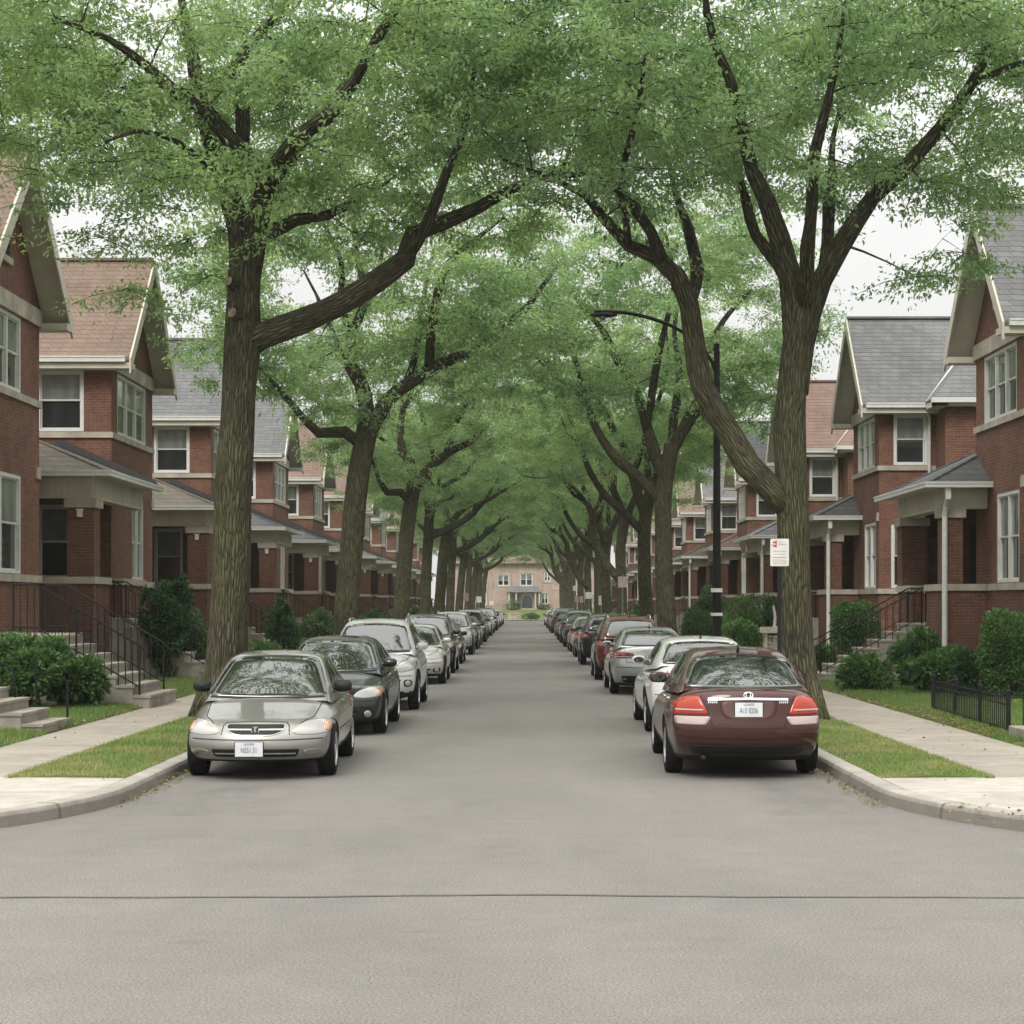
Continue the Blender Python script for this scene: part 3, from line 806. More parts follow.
# trees closing the view behind the house at the end of the street
for i, (x, y, sc) in enumerate(((-22, 244, 1.15), (-9, 252, 1.25), (5, 256, 1.3), (17, 250, 1.2), (30, 243, 1.1))):
    t = copy_tree([T2L, T2R][i % 2]); t.location = (x, y, .1); t.scale = (sc, sc, sc); t.rotation_euler.z = i*1.3
    t['group'] = 'trees behind the end house'
    t['label'] = ['tree behind the left end of the far house', 'tree left of centre behind the far house', 'tree right behind the middle of the far house', 'tree right of centre behind the far house', 'tree behind the right end of the far house'][i]
    for ch in list(t.children):
        if ch.name.startswith('branch_stub'): bpy.data.objects.remove(ch)
for t in list(bpy.data.objects):
    if t.name.startswith('branch_stub') and t.parent and t.parent != T1L: bpy.data.objects.remove(t)

# ------------------------------------------------------------------ shrubs
def shrub_mesh(w, d, h, n, seed, mat, leaf=.07, lobes=5, shell=.62, cone=False, name='foliage'):
    g = np.random.default_rng(seed); rnd = random.Random(seed)
    mk = .86 if (shell > .7 or cone) else .66
    L = [(0, 0, h*.47, w/2*mk, d/2*mk, h*.47)]
    for k in range(lobes):
        a = rnd.uniform(0, 6.28)
        hz = rnd.uniform(.3, .8)
        rr = (1-.75*hz) if cone else .52
        L.append((math.cos(a)*w*.5*rr*(.8 if mk > .7 else 1.25), math.sin(a)*d*.5*rr*(.8 if mk > .7 else 1.25), h*hz, w*rnd.uniform(.16, .3), d*rnd.uniform(.16, .3), h*rnd.uniform(.16, .30 if shell > .7 else .38)))
    vol = np.array([x[3]*x[4]*x[5] for x in L])**.67; vol /= vol.sum()
    Cs, Ds = [], []
    for (cx, cy, cz, rx, ry, rz), f in zip(L, vol):
        k = int(n*f)
        v = g.normal(size=(k, 3)); v /= np.linalg.norm(v, axis=1, keepdims=True)
        r = shell + (1.06-shell)*g.uniform(0, 1, k)**.7
        if cone:
            zz = g.uniform(-1, 1, k); tap = np.sqrt(np.clip(1-((zz+1)/2)**1.6, .02, 1))
            ang = g.uniform(0, 6.28, k)
            v = np.stack([np.cos(ang)*tap, np.sin(ang)*tap, zz], 1)
        p = v*r[:, None]*np.array([rx, ry, rz]) + np.array([cx, cy, cz])
        if cone: p[:, 2] = v[:, 2]*rz + cz
        Cs.append(p); Ds.append(v + g.normal(0, .5, (k, 3)) + np.array([0, 0, .25]))
    C = np.concatenate(Cs); D = np.concatenate(Ds)
    jit = np.array([mnoise.noise(Vector(p)*4.5/max(.6, h)) for p in C])
    keep = (C[:, 2] > .02) & (jit > (-.34 if shell > .7 or cone else -.14))
    C, D = C[keep], D[keep]; m = len(C)
    ll = leaf*g.uniform(.6, 1.35, m)
    return leaf_mesh(name, C, D, ll, ll*g.uniform(.4, .65, m), mat, g)
def shrub(name, label, cat, x, y, w, d, h, n, seed, mat, leaf=.07, group='shrubs in front of the houses', z=.2, **kw):
    root = empty(name, (x, y, z))
    link_mesh('foliage', shrub_mesh(w, d, h, n, seed, mat, leaf, **kw), root)
    mb = MB(); rnd = random.Random(seed)
    for k in range(9):
        a = rnd.uniform(0, 6.28); q = rnd.uniform(.25, .6)
        e = Vector((math.cos(a)*w*.5*q, math.sin(a)*d*.5*q, h*rnd.uniform(.5, .85)))
        mb.tube([(math.cos(a)*.05, math.sin(a)*.05, -.1), e*.5+Vector((0,0,.08)), e], [.025, .016, .008], 5)
    mb.build('stem', M['bark'], root, smooth=True)
    tag(root, label, cat, group); return root

# ------------------------------------------------------------------ houses
class HouseKit:
    """local frame: a = back from the facade, b = along the street away from the camera, h = up"""
    def __init__(s, sgn, hs):
        s.sgn, s.hs = sgn, hs
        s.xf = lambda a, b, h: (sgn*a, b, h*hs)
    def mb(s): return MB(s.xf)

def wall_panel(mb, axis, cst, u0, u1, h0, h1, ops, out, depth=.13, m=0):
    """wall plane with real openings; axis 'a': plane a=cst spanning b, 'b': plane b=cst spanning a.
    out = +-1 outward direction along the normal axis"""
    us = sorted({u0, u1, *[o[0] for o in ops], *[o[1] for o in ops]})
    hs = sorted({h0, h1, *[o[2] for o in ops], *[o[3] for o in ops]})
    def P(u, h, d): 
        return (cst - out*d, u, h) if axis == 'a' else (u, cst - out*d, h)
    for i in range(len(us)-1):
        for j in range(len(hs)-1):
            uc, hc = (us[i]+us[i+1])/2, (hs[j]+hs[j+1])/2
            if any(o[0] < uc < o[1] and o[2] < hc < o[3] for o in ops): continue
            mb.poly([P(us[i],hs[j],0),P(us[i+1],hs[j],0),P(us[i+1],hs[j+1],0),P(us[i],hs[j+1],0)], m)
    for a, b, c, d in [o[:4] for o in ops]:
        for q in (((a,c),(b,c)),((b,c),(b,d)),((b,d),(a,d)),((a,d),(a,c))):
            (p, r), (v, w2) = q
            mb.poly([P(p,r,0),P(v,w2,0),P(v,w2,depth),P(p,r,depth)], m)

def window(kit, root, axis, cst, op, out, n=1, blind=True, name='window'):
    u0, u1, h0, h1 = op
    def bx(mb, ua, ub, ha, hb, da, db):
        if axis == 'a': mb.box(min(cst-out*da, cst-out*db), max(cst-out*da, cst-out*db), ua, ub, ha, hb)
        else: mb.box(ua, ub, min(cst-out*da, cst-out*db), max(cst-out*da, cst-out*db), ha, hb)
    f = kit.mb(); t = .085
    bx(f, u0, u0+t, h0, h1, .01, .125); bx(f, u1-t, u1, h0, h1, .01, .125)
    bx(f, u0+t, u1-t, h1-t, h1, .01, .125); bx(f, u0+t, u1-t, h0, h0+t*.8, .0, .125)
    wd = (u1-u0-2*t)
    cell = wd/n
    for k in range(1, n):
        c = u0+t+k*cell; bx(f, c-.05, c+.05, h0+t*.8, h1-t, .02, .12)
    fr = f.build(name, M['white_trim'], root)
    s_ = kit.mb(); p = kit.mb()
    for k in range(n):
        a = u0+t+k*cell+(.05 if k else 0); b = u0+t+(k+1)*cell-(.05 if k < n-1 else 0)
        hm = (h0+h1)/2
        for (x0, x1, y0, y1, d0) in ((a, b, hm, h1-t, .055), (a, b, h0+t*.8, hm+.02, .085)):
            q = .035
            bx(s_, x0, x0+q, y0, y1, d0, d0+.03); bx(s_, x1-q, x1, y0, y1, d0, d0+.03)
            bx(s_, x0+q, x1-q, y0, y0+q, d0, d0+.03); bx(s_, x0+q, x1-q, y1-q, y1, d0, d0+.03)
            P = (lambda u, h: (cst-out*(d0+.02), u, h)) if axis == 'a' else (lambda u, h: (u, cst-out*(d0+.02), h))
            p.poly([P(x0+q,y0+q),P(x1-q,y0+q),P(x1-q,y1-q),P(x0+q,y1-q)], 1 if (blind and y1 > hm+.1) else 0)
    s_.build('sash', M['white_trim'], fr)
    p.build('pane', [M['glass'], M['blind']], fr)
    return fr

def make_house(sgn, Xf, W, hs, porch, wing, ups, lows, sides, label, DEEP=11.0):
    kit = HouseKit(sgn, hs)
    root = empty('brick_house', (sgn*Xf, 0, .05)); tag(root, label, 'house', 'brick houses along the street')
    EV, AP = 8.36, 11.45
    W2 = W/2
    low_b, up_b = (2.42, 2.58), (6.30, 6.45)
    # ---- walls
    w_ = kit.mb()
    wall_panel(w_, 'b', 0, 0, DEEP, -.1, 8.5, [o for o in sides], -1)
    wall_panel(w_, 'a', 0, 0, W, -.1, 8.5, ups+lows, -1)
    far_ops = [(1.2, 2.2, 6.5, 8.05)]
    wall_panel(w_, 'b', W, 0, DEEP, -.1, 8.5, far_ops, 1)
    w_.poly([(DEEP,0,-.1),(DEEP,W,-.1),(DEEP,W,8.5),(DEEP,0,8.5)])
    rise = (AP-EV)/(W2+.45)
    gh = 8.5
    for a in (0, DEEP):
        w_.poly([(a,0,gh),(a,W,gh),(a,W,EV+.45*rise+.02),(a,W2,AP-.04),(a,0,EV+.45*rise+.02)])
    wall = w_.build('wall', M['brick'], root)
    # ---- stone courses
    for nm, (h0, h1) in (('sill_course', low_b), ('sill_course', up_b)):
        c = kit.mb(); e = .055
        c.box(-e, DEEP, -e, -.002, h0, h1); c.box(-e, -.002, -.002, W+.002, h0, h1); c.box(-e, DEEP, W+.002, W+e, h0, h1)
        c.build(nm, M['stone'], root)
    for q0, q1 in ((.02, W*.06), (W*.94, W-.02)):
        c = kit.mb(); c.box(-.05, -.002, q0, q1, 4.72, 4.98); c.build('stone_block', M['stone'], root)
    c = kit.mb(); c.box(-.07, -.002, -.07, W+.07, 8.10, 8.47)
    c.build('frieze', M['stone'], root)
    # ---- windows
    for o, n in [(o, 3 if o[1]-o[0] > 1.9 else 2) for o in ups]: window(kit, root, 'a', 0, o, -1, n)
    for o, n in [(o, 2 if o[1]-o[0] > 1.2 else 1) for o in lows]: window(kit, root, 'a', 0, o, -1, n)
    for o in sides: window(kit, root, 'b', 0, o, -1, 1)
    for o in far_ops: window(kit, root, 'b', W, o, 1, 1)
    # attic vent with round head
    v = kit.mb()
    prof = [(W2-.24, 9.2), (W2+.24, 9.2), (W2+.24, 9.75)] + [(W2+.24*math.cos(q), 9.75+.24*math.sin(q)) for q in [math.pi*k/8 for k in range(1, 8)]] + [(W2-.24, 9.75)]
    v.prism([(-.02, b, h) for b, h in prof], (.05, 0, 0), 0)
    v.box(-.07, .0, W2-.33, W2+.33, 9.06, 9.2, 1)
    for k in range(5): v.box(-.045, -.021, W2-.2, W2+.2, 9.28+k*.12, 9.33+k*.12, 0)
    v.build('attic_vent', [M['iron'], M['stone']], root)
    # ---- roof
    r = kit.mb(); th = .13; a0 = -.58
    for sg in (0, 1):
        e = -.45 if sg == 0 else W+.45
        r.hexa([(a0,e,EV-th),(DEEP+.3,e,EV-th),(DEEP+.3,W2,AP-th),(a0,W2,AP-th),(a0,e,EV),(DEEP+.3,e,EV),(DEEP+.3,W2,AP),(a0,W2,AP)])
    r.box(a0, DEEP+.3, W2-.12, W2+.12, AP-.03, AP+.035)
    roof = r.build('roof', M['roof_tan'], root)
    t = kit.mb()
    for sg in (0, 1):
        e = -.52 if sg == 0 else W+.52
        ee = EV - .07*rise
        # barge board, 30 cm deep, then the boarded soffit behind it
        t.hexa([(a0-.05,e,ee-.36),(a0-.003,e,ee-.36),(a0-.003,W2,AP-.40),(a0-.05,W2,AP-.40),(a0-.05,e,ee+.03),(a0-.003,e,ee+.03),(a0-.003,W2,AP+.02),(a0-.05,W2,AP+.02)])
        q = -.44 if sg == 0 else W+.44
        z = EV+.01*rise
        t.hexa([(a0,q,z-.19),(-.004,q,z-.19),(-.004,W2,AP-.20),(a0,W2,AP-.20),(a0,q,z-.16),(-.004,q,z-.16),(-.004,W2,AP-.17),(a0,W2,AP-.17)])
        # boxed eave along the side, return at the corner
        b0, b1 = (-.47, -.003) if sg == 0 else (W+.003, W+.47)
        t.box(a0-.045, DEEP+.25, b0, b1, EV-.30, EV-.15)
    t.build('eaves', M['cream'], root)
    for e in (-.56, W+.44):
        g = kit.mb()
        g.box(a0+.1, DEEP+.2, e, e+.12, EV-.14, EV+.0)
        g.box(a0+.1, DEEP+.2, e-.015, e+.005, EV-.03, EV+.012)
        g.build('gutter', M['gutter'], root)
    # ---- rear wing with a hipped roof towards the camera
    if wing:
        wa0, wa1, wb = 1.65, 8.5, -1.25
        ww = kit.mb()
        wops = [(3.2, 4.3, 6.5, 8.05), (3.2, 4.3, 2.7, 4.6)]
        wall_panel(ww, 'b', wb, wa0, wa1, -.1, 8.45, wops, -1)
        ww.poly([(wa0,wb,-.1),(wa0,0,-.1),(wa0,0,8.45),(wa0,wb,8.45)])
        ww.poly([(wa1,wb,-.1),(wa1,0,-.1),(wa1,0,8.45),(wa1,wb,8.45)])
        ww.build('wing_wall', M['brick'], root)
        for o in wops: window(kit, root, 'b', wb, o, -1, 1)
        hr = kit.mb(); k = .98*rise; tt = 2.45
        A = (wa0-.42, wb-.42); 
        z0 = EV + .02
        hr.poly([(A[0],A[1],z0),(wa1+.4,A[1],z0),(wa1+.4,A[1]+tt,z0+tt*k),(A[0]+tt,A[1]+tt,z0+tt*k)])
        hr.poly([(A[0],A[1],z0),(A[0]+tt,A[1]+tt,z0+tt*k),(A[0]+tt,A[1]+tt+1.4,z0+tt*k),(A[0],A[1]+1.4,z0)])
        hr.poly([(A[0],A[1],z0-.02),(wa1+.4,A[1],z0-.02),(wa1+.4,-.5,z0-.02),(A[0],-.5,z0-.02)])
        hr.poly([(A[0],A[1],z0),(wa1+.4,A[1],z0),(wa1+.4,A[1],z0-.02),(A[0],A[1],z0-.02)])
        hr.build('wing_roof', M['roof_tan'], root)
        e = kit.mb()
        e.box(A[0]+.03, wa1+.3, A[1]+.05, wb-.003, EV-.20, EV-.01)
        e.box(A[0]+.03, wa0-.003, A[1]+.05, -.48, EV-.20, EV-.013)
        e.box(A[0]-.09, wa1+.3, A[1]-.09, A[1]+.03, EV-.12, EV+.03)
        # metal-lined valley
        e.hexa([(A[0],-.62,EV-.0),(A[0]+.12,-.52,EV+.0),(A[0]+2.3,1.68,EV+2.2*rise+.03),(A[0]+2.2,1.76,EV+2.2*rise+.03),
                (A[0],-.62,EV+.06),(A[0]+.12,-.52,EV+.06),(A[0]+2.3,1.68,EV+2.2*rise+.09),(A[0]+2.2,1.76,EV+2.2*rise+.09)])
        e.build('wing_gutter', M['gutter'], root)
        d = kit.mb()
        d.tube([(1.05,-.5,8.3),(1.3,-.34,8.15),(1.45,-.12,7.95),(1.45,-.09,7.6),(1.45,-.09,.3)], .05, 8)
        d.build('downspout', M['gutter'], root, smooth=True)
    # ---- porch
    if porch:
        pa0, pa1, pb0, pb1, sb0, sb1, ra, tread = (porch[k] for k in ('pa0','pa1','pb0','pb1','sb0','sb1','ra','tread'))
        far = porch['far']
        T = .3
        end_b = pb1 if far else -.004
        def base(x0, x1, y0, y1):
            b_ = kit.mb(); cap = kit.mb()
            b_.box(x0, x1, y0, y1, -.1, 2.42)
            cap.box(x0-.05, x1+.05, y0-.05, y1+.05, 2.42, 2.58)
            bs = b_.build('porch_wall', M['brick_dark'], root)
            cap.build('coping', M['stone'], bs)
        base(pa0, pa1, pb0, pb0+T)                                  # camera side
        base(pa0, pa0+T, pb0+T+.052, sb0); base(pa0, pa0+T, sb1, end_b-.06)   # street side, gap at the steps
        fl = kit.mb(); fl.box(pa0+T+.001, pa1, pb0+T+.001, end_b, 1.45, 1.62)
        fl.box(pa0, pa0+T, sb0+.003, sb1-.003, 1.45, 1.618)
        fl.build('porch_floor', M['concrete_step'], root)
        # brick piers
        P = [(pa0-.012, pb0-.012, .62 if not far else .46)]
        if far: P += [(pa0-.012, pb1-.62, .62)]
        else: P += [(pa1-.64, pb0-.012, .62)]
        for x, y, q in P:
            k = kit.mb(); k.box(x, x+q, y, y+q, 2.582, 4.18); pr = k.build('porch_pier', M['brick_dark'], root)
            k = kit.mb(); k.box(x-.06, x+q+.06, y-.06, y+q+.06, 4.18, 4.40); k.build('capital', M['stone'], pr)
        # beam / frieze boards under the eaves
        f = kit.mb(); H0, H1 = 4.40, 4.93
        f.box(pa0+.02, pa1, pb0+.02, pb0+.34, H0, H1)
        f.box(pa0+.02, pa0+.34, pb0+.345, end_b, H0, H1)
        n = 26
        for k in range(n):
            u = pa0+.05+(pa1-pa0-.1)*k/n; f.box(u, u+.05, pb0+.006, pb0+.019, H0+.06, H1-.06)
            u = pb0+.05+(end_b-pb0-.1)*k/n; f.box(pa0+.006, pa0+.019, u, u+.05, H0+.06, H1-.06)
        f.box(pa0+.35, pa1, pb0+.35, end_b, H1-.06, H1-.02)
        f.build('porch_beam', M['cream'], root)
        # hip roof
        ov = .42; e0, e1 = pa0-ov, pa1+.25
        f0, f1 = pb0-ov, (pb1+ov if far else -.006)
        z0, z1 = 4.98, 4.98+porch['rise']
        rs = (f0+(ra-e0)*.95)
        re = f1-(ra-e0)*.95 if far else f1
        if far and re < rs: rs = re = (rs+re)/2
        h = kit.mb()
        h.poly([(e0,f0,z0),(e1,f0,z0),(ra,rs,z1)])
        h.poly([(e0,f0,z0),(ra,rs,z1),(ra,re,z1),(e0,f1,z0)])
        h.poly([(e1,f0,z0),(e1,f1,z0),(ra,re,z1),(ra,rs,z1)])
        if far: h.poly([(e0,f1,z0),(ra,re,z1),(e1,f1,z0)])
        pr = h.build('porch_roof', M['roof_porch'], root)
        hips = [((e0,f0,z0+.01),(ra,rs,z1+.01)), ((e1,f0,z0+.01),(ra,rs,z1+.01))]
        if far: hips.append(((e0,f1,z0+.01),(ra,re,z1+.01)))
        for q0, q1 in hips:
            hc = kit.mb(); hc.tube([q0, q1], .035, 6); hc.build('hip_cap', M['roof_porch'], pr)
        if not far:   # flashing where the porch roof meets the wall
            fl = kit.mb()
            fl.prism([(e0,-.03,z0+.02),(ra,-.03,z1+.02),(ra,-.03,z1+.22),(e0+.1,-.03,z0+.2)], (0,.025,0))
            fl.prism([(e1,-.03,z0+.02),(ra,-.03,z1+.02),(ra,-.03,z1+.22),(e1,-.03,z0+.2)], (0,.025,0))
            fl.build('flashing', M['flash'], pr)
        s_ = kit.mb()
        s_.box(e0+.02, e1, f0+.02, f1-.0, z0-.055, z0-.015)
        s_.build('porch_soffit', M['cream'], root)
        gt = kit.mb()
        gt.box(e0-.09, e1, f0-.09, f0+.015, z0-.10, z0+.02); gt.box(e0-.09, e0+.015, f0+.016, f1, z0-.10, z0+.02)
        gt.box(e0-.105, e1, f0-.105, f0-.085, z0-.01, z0+.035); gt.box(e0-.105, e0-.085, f0-.084, f1, z0-.01, z0+.035)
        gt.build('porch_gutter', M['gutter'], root)
        # back wall with the front door
        bw = kit.mb()
        d0 = (pb0+end_b)/2+.2
        wall_panel(bw, 'a', pa1-.15, pb0+T, end_b, 1.45, 4.93, [(d0, d0+1.0, 1.62, 4.0)], -1, .1)
        if far: wall_panel(bw, 'b', pb1-.3, pa0+.62, pa1-.15, 1.45, 4.93, [(pa0+1.75, pa0+2.5, 1.62, 4.2)], -1, .1)
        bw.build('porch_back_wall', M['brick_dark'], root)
        if far:
            dr = kit.mb(); dr.box(pa0+1.75, pa0+2.5, pb1-.21, pb1-.15, 1.62, 4.2); dr.build('side_door', M['wood_dark'], root)
        dr = kit.mb(); dr.box(pa1-.06, pa1, d0, d0+1.0, 1.62, 4.0)
        dd = dr.build('front_door', M['wood_dark'], root)
        k = kit.mb(); k.lathe([(.0,-.13),(.035,-.12),(.035,-.07),(.015,-.06)], 8, 'x', (pa1, d0+.12, 2.6)); k.build('handle', M['gutter'], dd, smooth=True)
        # porch lantern on the pier
        ln = kit.mb(); ln.box(pa0+.24, pa0+.36, pb0-.10, pb0-.014, 3.96, 4.12); ln.box(pa0+.22, pa0+.38, pb0-.12, pb0-.014, 4.12, 4.15)
        if not far: ln.build('porch_lantern', M['white_trim'], root)
        # downspout at the corner
        if far:
            d = kit.mb()
            d.box(e0+.38, e0+.50, f0-.02, f0+.06, 4.6, 4.9)
            d.tube([(e0+.44, f0+.02, 4.65),(e0+.44, f0+.22, 4.45),(e0+.44, pb0-.10, 4.2),(e0+.44, pb0-.10, .1)], .062, 8)
            d.build('downspout', M['gutter'], root, smooth=False)
        # steps
        n = 7; rise_ = (1.6-.14)/n
        st = kit.mb()
        for i in range(n):
            x1 = pa0 - .004 - i*tread; hh = 1.56 - i*rise_
            st.box(x1-tread, x1, sb0, sb1, -.1, hh)
            st.box(x1-tread-.025, x1, sb0-.02, sb1+.02, hh, hh+.045)
        sp_ = st.build('front_steps', M['concrete_step'], root)
        for yy in (sb0+.06, sb1-.06):
            hr = kit.mb(); top = .88
            def sz(x): return 1.6 + (x-pa0)*rise_/tread
            xa, xb = pa0-.1, pa0-n*tread+.05
            hr.tube([(pa0+.25, yy, 1.62+top),(xa, yy, 1.62+top),(xb, yy, sz(xb)+top+.06),(xb-.12,yy,sz(xb)+top-.05)], .018, 6)
            hr.tube([(xa, yy, 1.62+.15),(xb, yy, sz(xb)+.22)], .014, 5)
            for i in range(15):
                x = xa+(xb-xa)*i/14
                hr.tube([(x, yy, max(.1, sz(x)-.1)), (x, yy, sz(x)+top+.03)], .02 if i in (0, 14) else .009, 5)
            hr.build('handrail', M['iron'], sp_)
    return root, kit

def variant(root, y, label, roof, proof, swap_extra=None, x=0, scale=None):
    sw = {'shingles_tan': M[roof], 'shingles_olive': M[proof]}
    if swap_extra: sw.update(swap_extra)
    h = copy_tree(root, None, sw); h.location.y = y; h.location.x += x
    h['label'] = label
    return h
LP = dict(pa0=-.85, pa1=3.2, pb0=-5.5, pb1=0, sb0=-3.9, sb1=-2.5, ra=1.3, tread=.36, far=False, rise=1.05)
H2, kl = make_house(-1, 10.8, 5.2, 1.0, LP, False,
    [(.7, 4.3, 6.47, 8.08)], [(2.5, 4.0, 2.6, 4.7)], [(.72, 1.95, 6.47, 8.08), (.95, 1.95, 2.6, 4.55)],
    'tan roofed brick house with an olive shingled porch, left of the big kerb tree')
H2.location.y = 47.1
RP = dict(pa0=-1.0, pa1=2.6, pb0=3.1, pb1=8.0, sb0=4.75, sb1=6.35, ra=.45, tread=.36, far=True, rise=1.0)
R2, kr = make_house(1, 10.4, 4.1, .93, RP, True,
    [(.7, 3.4, 6.47, 8.08)], [(.5, 2.3, 2.6, 4.7)], [(.42, 1.42, 6.47, 8.08), (.35, .95, 2.6, 4.6)],
    'grey roofed brick house on the right with a white downspout beside its upper window')
R2.location.y = 52.7
for o in [c for c in R2.children_recursive]:
    if o.type == 'MESH':
        for sl in o.material_slots:
            if sl.material == M['roof_tan']: sl.link = 'OBJECT'; sl.material = M['roof_grey']
            elif sl.material == M['roof_porch']: sl.link = 'OBJECT'; sl.material = M['roof_slate']
swR = lambda roof, pr: {'shingles_grey': M[roof], 'shingles_slate': M[pr]}
R1 = copy_tree(R2); R1.location.y = 37.3; R1['label'] = 'nearest brick house on the right, with the white porch downspout'
# nearest house on the left: only its end bay with the wide gable shows
H1, k1 = make_house(-1, 10.8, 5.2, 1.0, None, False, [(.9, 3.75, 6.47, 8.08)], [(.9, 3.75, 2.6, 4.7)], [(.9, 2.0, 6.47, 8.08)],
    'nearest brick house on the left, its cream gable cut by the picture edge')
H1.location.y = 34.9
st = k1.mb(); n = 7; tr = .30; Y0, Y1 = -2.95, -.55       # broad steps and landing in front of it
LA = -2.05
for i in range(n):
    x1 = LA - i*tr; hh = 1.33-i*.175
    st.box(x1-tr, x1, Y0, Y1, -.1, hh); st.box(x1-tr-.025, x1, Y0-.02, Y1+.02, hh, hh+.05)
st.box(LA, -.06, Y0, Y1+1.4, -.1, 1.33); st.box(LA, -.06, Y0-.02, Y1+1.42, 1.33, 1.38)
sp_ = st.build('front_steps', M['concrete_step'], H1)
for yy in (Y0+.12, Y1-.12):
    hr = k1.mb()
    def sz(x): return 1.40 + min(0, (x-LA))*.175/tr
    xa, xb = LA+.35, LA-n*tr+.2
    hr.tube([(xa, yy, 2.30),(LA-.05, yy, 2.30),(xb, yy, sz(xb)+.92),(xb-.1, yy, sz(xb)+.8)], .019, 6)
    hr.tube([(xa, yy, 1.53),(LA-.05, yy, 1.53),(xb, yy, sz(xb)+.18)], .016, 5)
    for i in range(19):
        x = xa+(xb-xa)*i/18
        hr.tube([(x, yy, sz(x)-.1), (x, yy, sz(x)+.91)], .019 if i in (0, 9, 18) else .010, 5)
    hr.build('handrail', M['iron'], sp_)
lv = [(62.0,'roof_grey','roof_porch','grey roofed brick house directly behind the big left kerb tree'),
      (77.3,'roof_grey','roof_slate','brick house with a slate porch between the first two left kerb trees'),
      (92,'roof_brown','roof_slate','brown roofed brick house just left of the second left tree'),
      (106.8,'roof_brown','roof_porch','sixth brick house from the camera on the left, brown roofed'),
      (121.5,'roof_tan','roof_grey','seventh brick house from the camera on the left'),
      (136,'roof_grey','roof_porch','eighth brick house from the camera on the left'),
      (151,'roof_brown','roof_porch','ninth brick house from the camera on the left'),
      (166,'roof_tan','roof_slate','tenth brick house from the camera on the left'),
      (181,'roof_grey','roof_porch','eleventh brick house from the camera on the left'),
      (196,'roof_brown','roof_porch','last brick house on the left before the street ends')]
for y, r, p, lab in lv: variant(H2, y, lab, r, p)
rv = [(68.2,'roof_brown','roof_grey','pinkish brown roofed brick house right of the big forked tree'),
      (83.8,'roof_slate','roof_brown','fourth brick house from the camera on the right, dark slate roofed'),
      (99.3,'roof_grey','roof_porch','brick house with a pale grey gable just left of the lamp post'),
      (114.8,'roof_tan','roof_slate','sixth brick house from the camera on the right'),
      (130,'roof_grey','roof_porch','seventh brick house from the camera on the right'),
      (145.5,'roof_brown','roof_grey','eighth brick house from the camera on the right'),
      (161,'roof_slate','roof_porch','ninth brick house from the camera on the right'),
      (176.5,'roof_tan','roof_slate','tenth brick house from the camera on the right'),
      (192,'roof_grey','roof_porch','last brick house on the right before the street ends')]
for y, r, p, lab in rv:
    h = copy_tree(R2, None, swR(r, p)); h.location.y = y; h['label'] = lab

# ------------------------------------------------------------------ the house closing the street
EHY = YE + 15
eh = empty('end_house', (0, EHY, 0)); tag(eh, 'pale brick house with an arched door closing the far end of the street', 'house')
bank = MB()
bank.poly([(-60, YE+3.2, .12), (60, YE+3.2, .12), (60, EHY-4, 1.25), (-60, EHY-4, 1.25)])
bank.poly([(-60, EHY-4, 1.25), (60, EHY-4, 1.25), (60, EHY+40, 1.3), (-60, EHY+40, 1.3)])
tag(bank.build('lawn_bank', M['lawn']), kind='structure')
pv = MB(); pv.poly([(-60, YE, .1), (60, YE, .1), (60, YE+3.2, .12), (-60, YE+3.2, .12)]); tag(pv.build('far_pavement', M['concrete']), kind='structure')
kit = HouseKit(1, 1)
e = MB()
ops = [(-.5, 1.1, 4.35, 5.9), (-3.4, -1.9, 4.35, 5.7), (2.2, 3.1, 2.0, 3.35), (2.6, 3.4, 4.9, 6.1), (-6.2, -4.9, 4.35, 5.7), (5.2, 6.6, 4.4, 5.8), (-6.3, -4.8, 1.9, 3.4), (5.2, 6.8, 1.9, 3.4)]
dops = (-.25, 1.05, 1.5, 3.25)
wall_panel(e, 'b', 0, -9, 9, 1.0, 7.2, ops+[dops], -1, .15)
e.poly([(-9,0,1),(-9,9,1),(-9,9,7.2),(-9,0,7.2)]); e.poly([(9,0,1),(9,9,1),(9,9,7.2),(9,0,7.2)])
e.prism([(-1.9,-.02,7.2),(2.5,-.02,7.2),(2.5,-.02,7.9),(.3,-.02,9.6),(-1.9,-.02,7.9)], (0,.3,0))
e.build('wall', M['brick_far'], eh)
for o in ops: window(kit, eh, 'b', 0, o, -1, 2)
for o in ops:
    fr = MB()
    fr.box(o[0]-.22, o[0]-.002, -.05, .05, o[2]-.2, o[3]+.2); fr.box(o[1]+.002, o[1]+.22, -.05, .05, o[2]-.2, o[3]+.2)
    fr.box(o[0], o[1], -.06, .04, o[3]+.002, o[3]+.22); fr.box(o[0], o[1], -.06, .04, o[2]-.2, o[2]-.002)
    fr.build('stone_surround', M['stone'], eh)
fr = MB(); fr.box(-9, 9, -.04, .0, 6.9, 7.15); fr.build('frieze', M['stone'], eh)
fr = MB(); fr.box(3.6, 6, -.04, .0, 3.75, 4.0); fr.build('stone_band', M['stone'], eh)
rf = MB()
rf.poly([(-9.6,-.6,7.2),(9.6,-.6,7.2),(6,4.5,10.3),(-6,4.5,10.3)]); rf.poly([(-9.6,9.6,7.2),(9.6,9.6,7.2),(6,4.5,10.3),(-6,4.5,10.3)])
rf.poly([(-9.6,-.6,7.2),(-6,4.5,10.3),(-9.6,9.6,7.2)]); rf.poly([(9.6,-.6,7.2),(6,4.5,10.3),(9.6,9.6,7.2)])
rf.poly([(-9.6,-.6,7.15),(9.6,-.6,7.15),(9.6,9.6,7.15),(-9.6,9.6,7.15)])
rf.build('roof', M['roof_brown'], eh)
pr = MB()
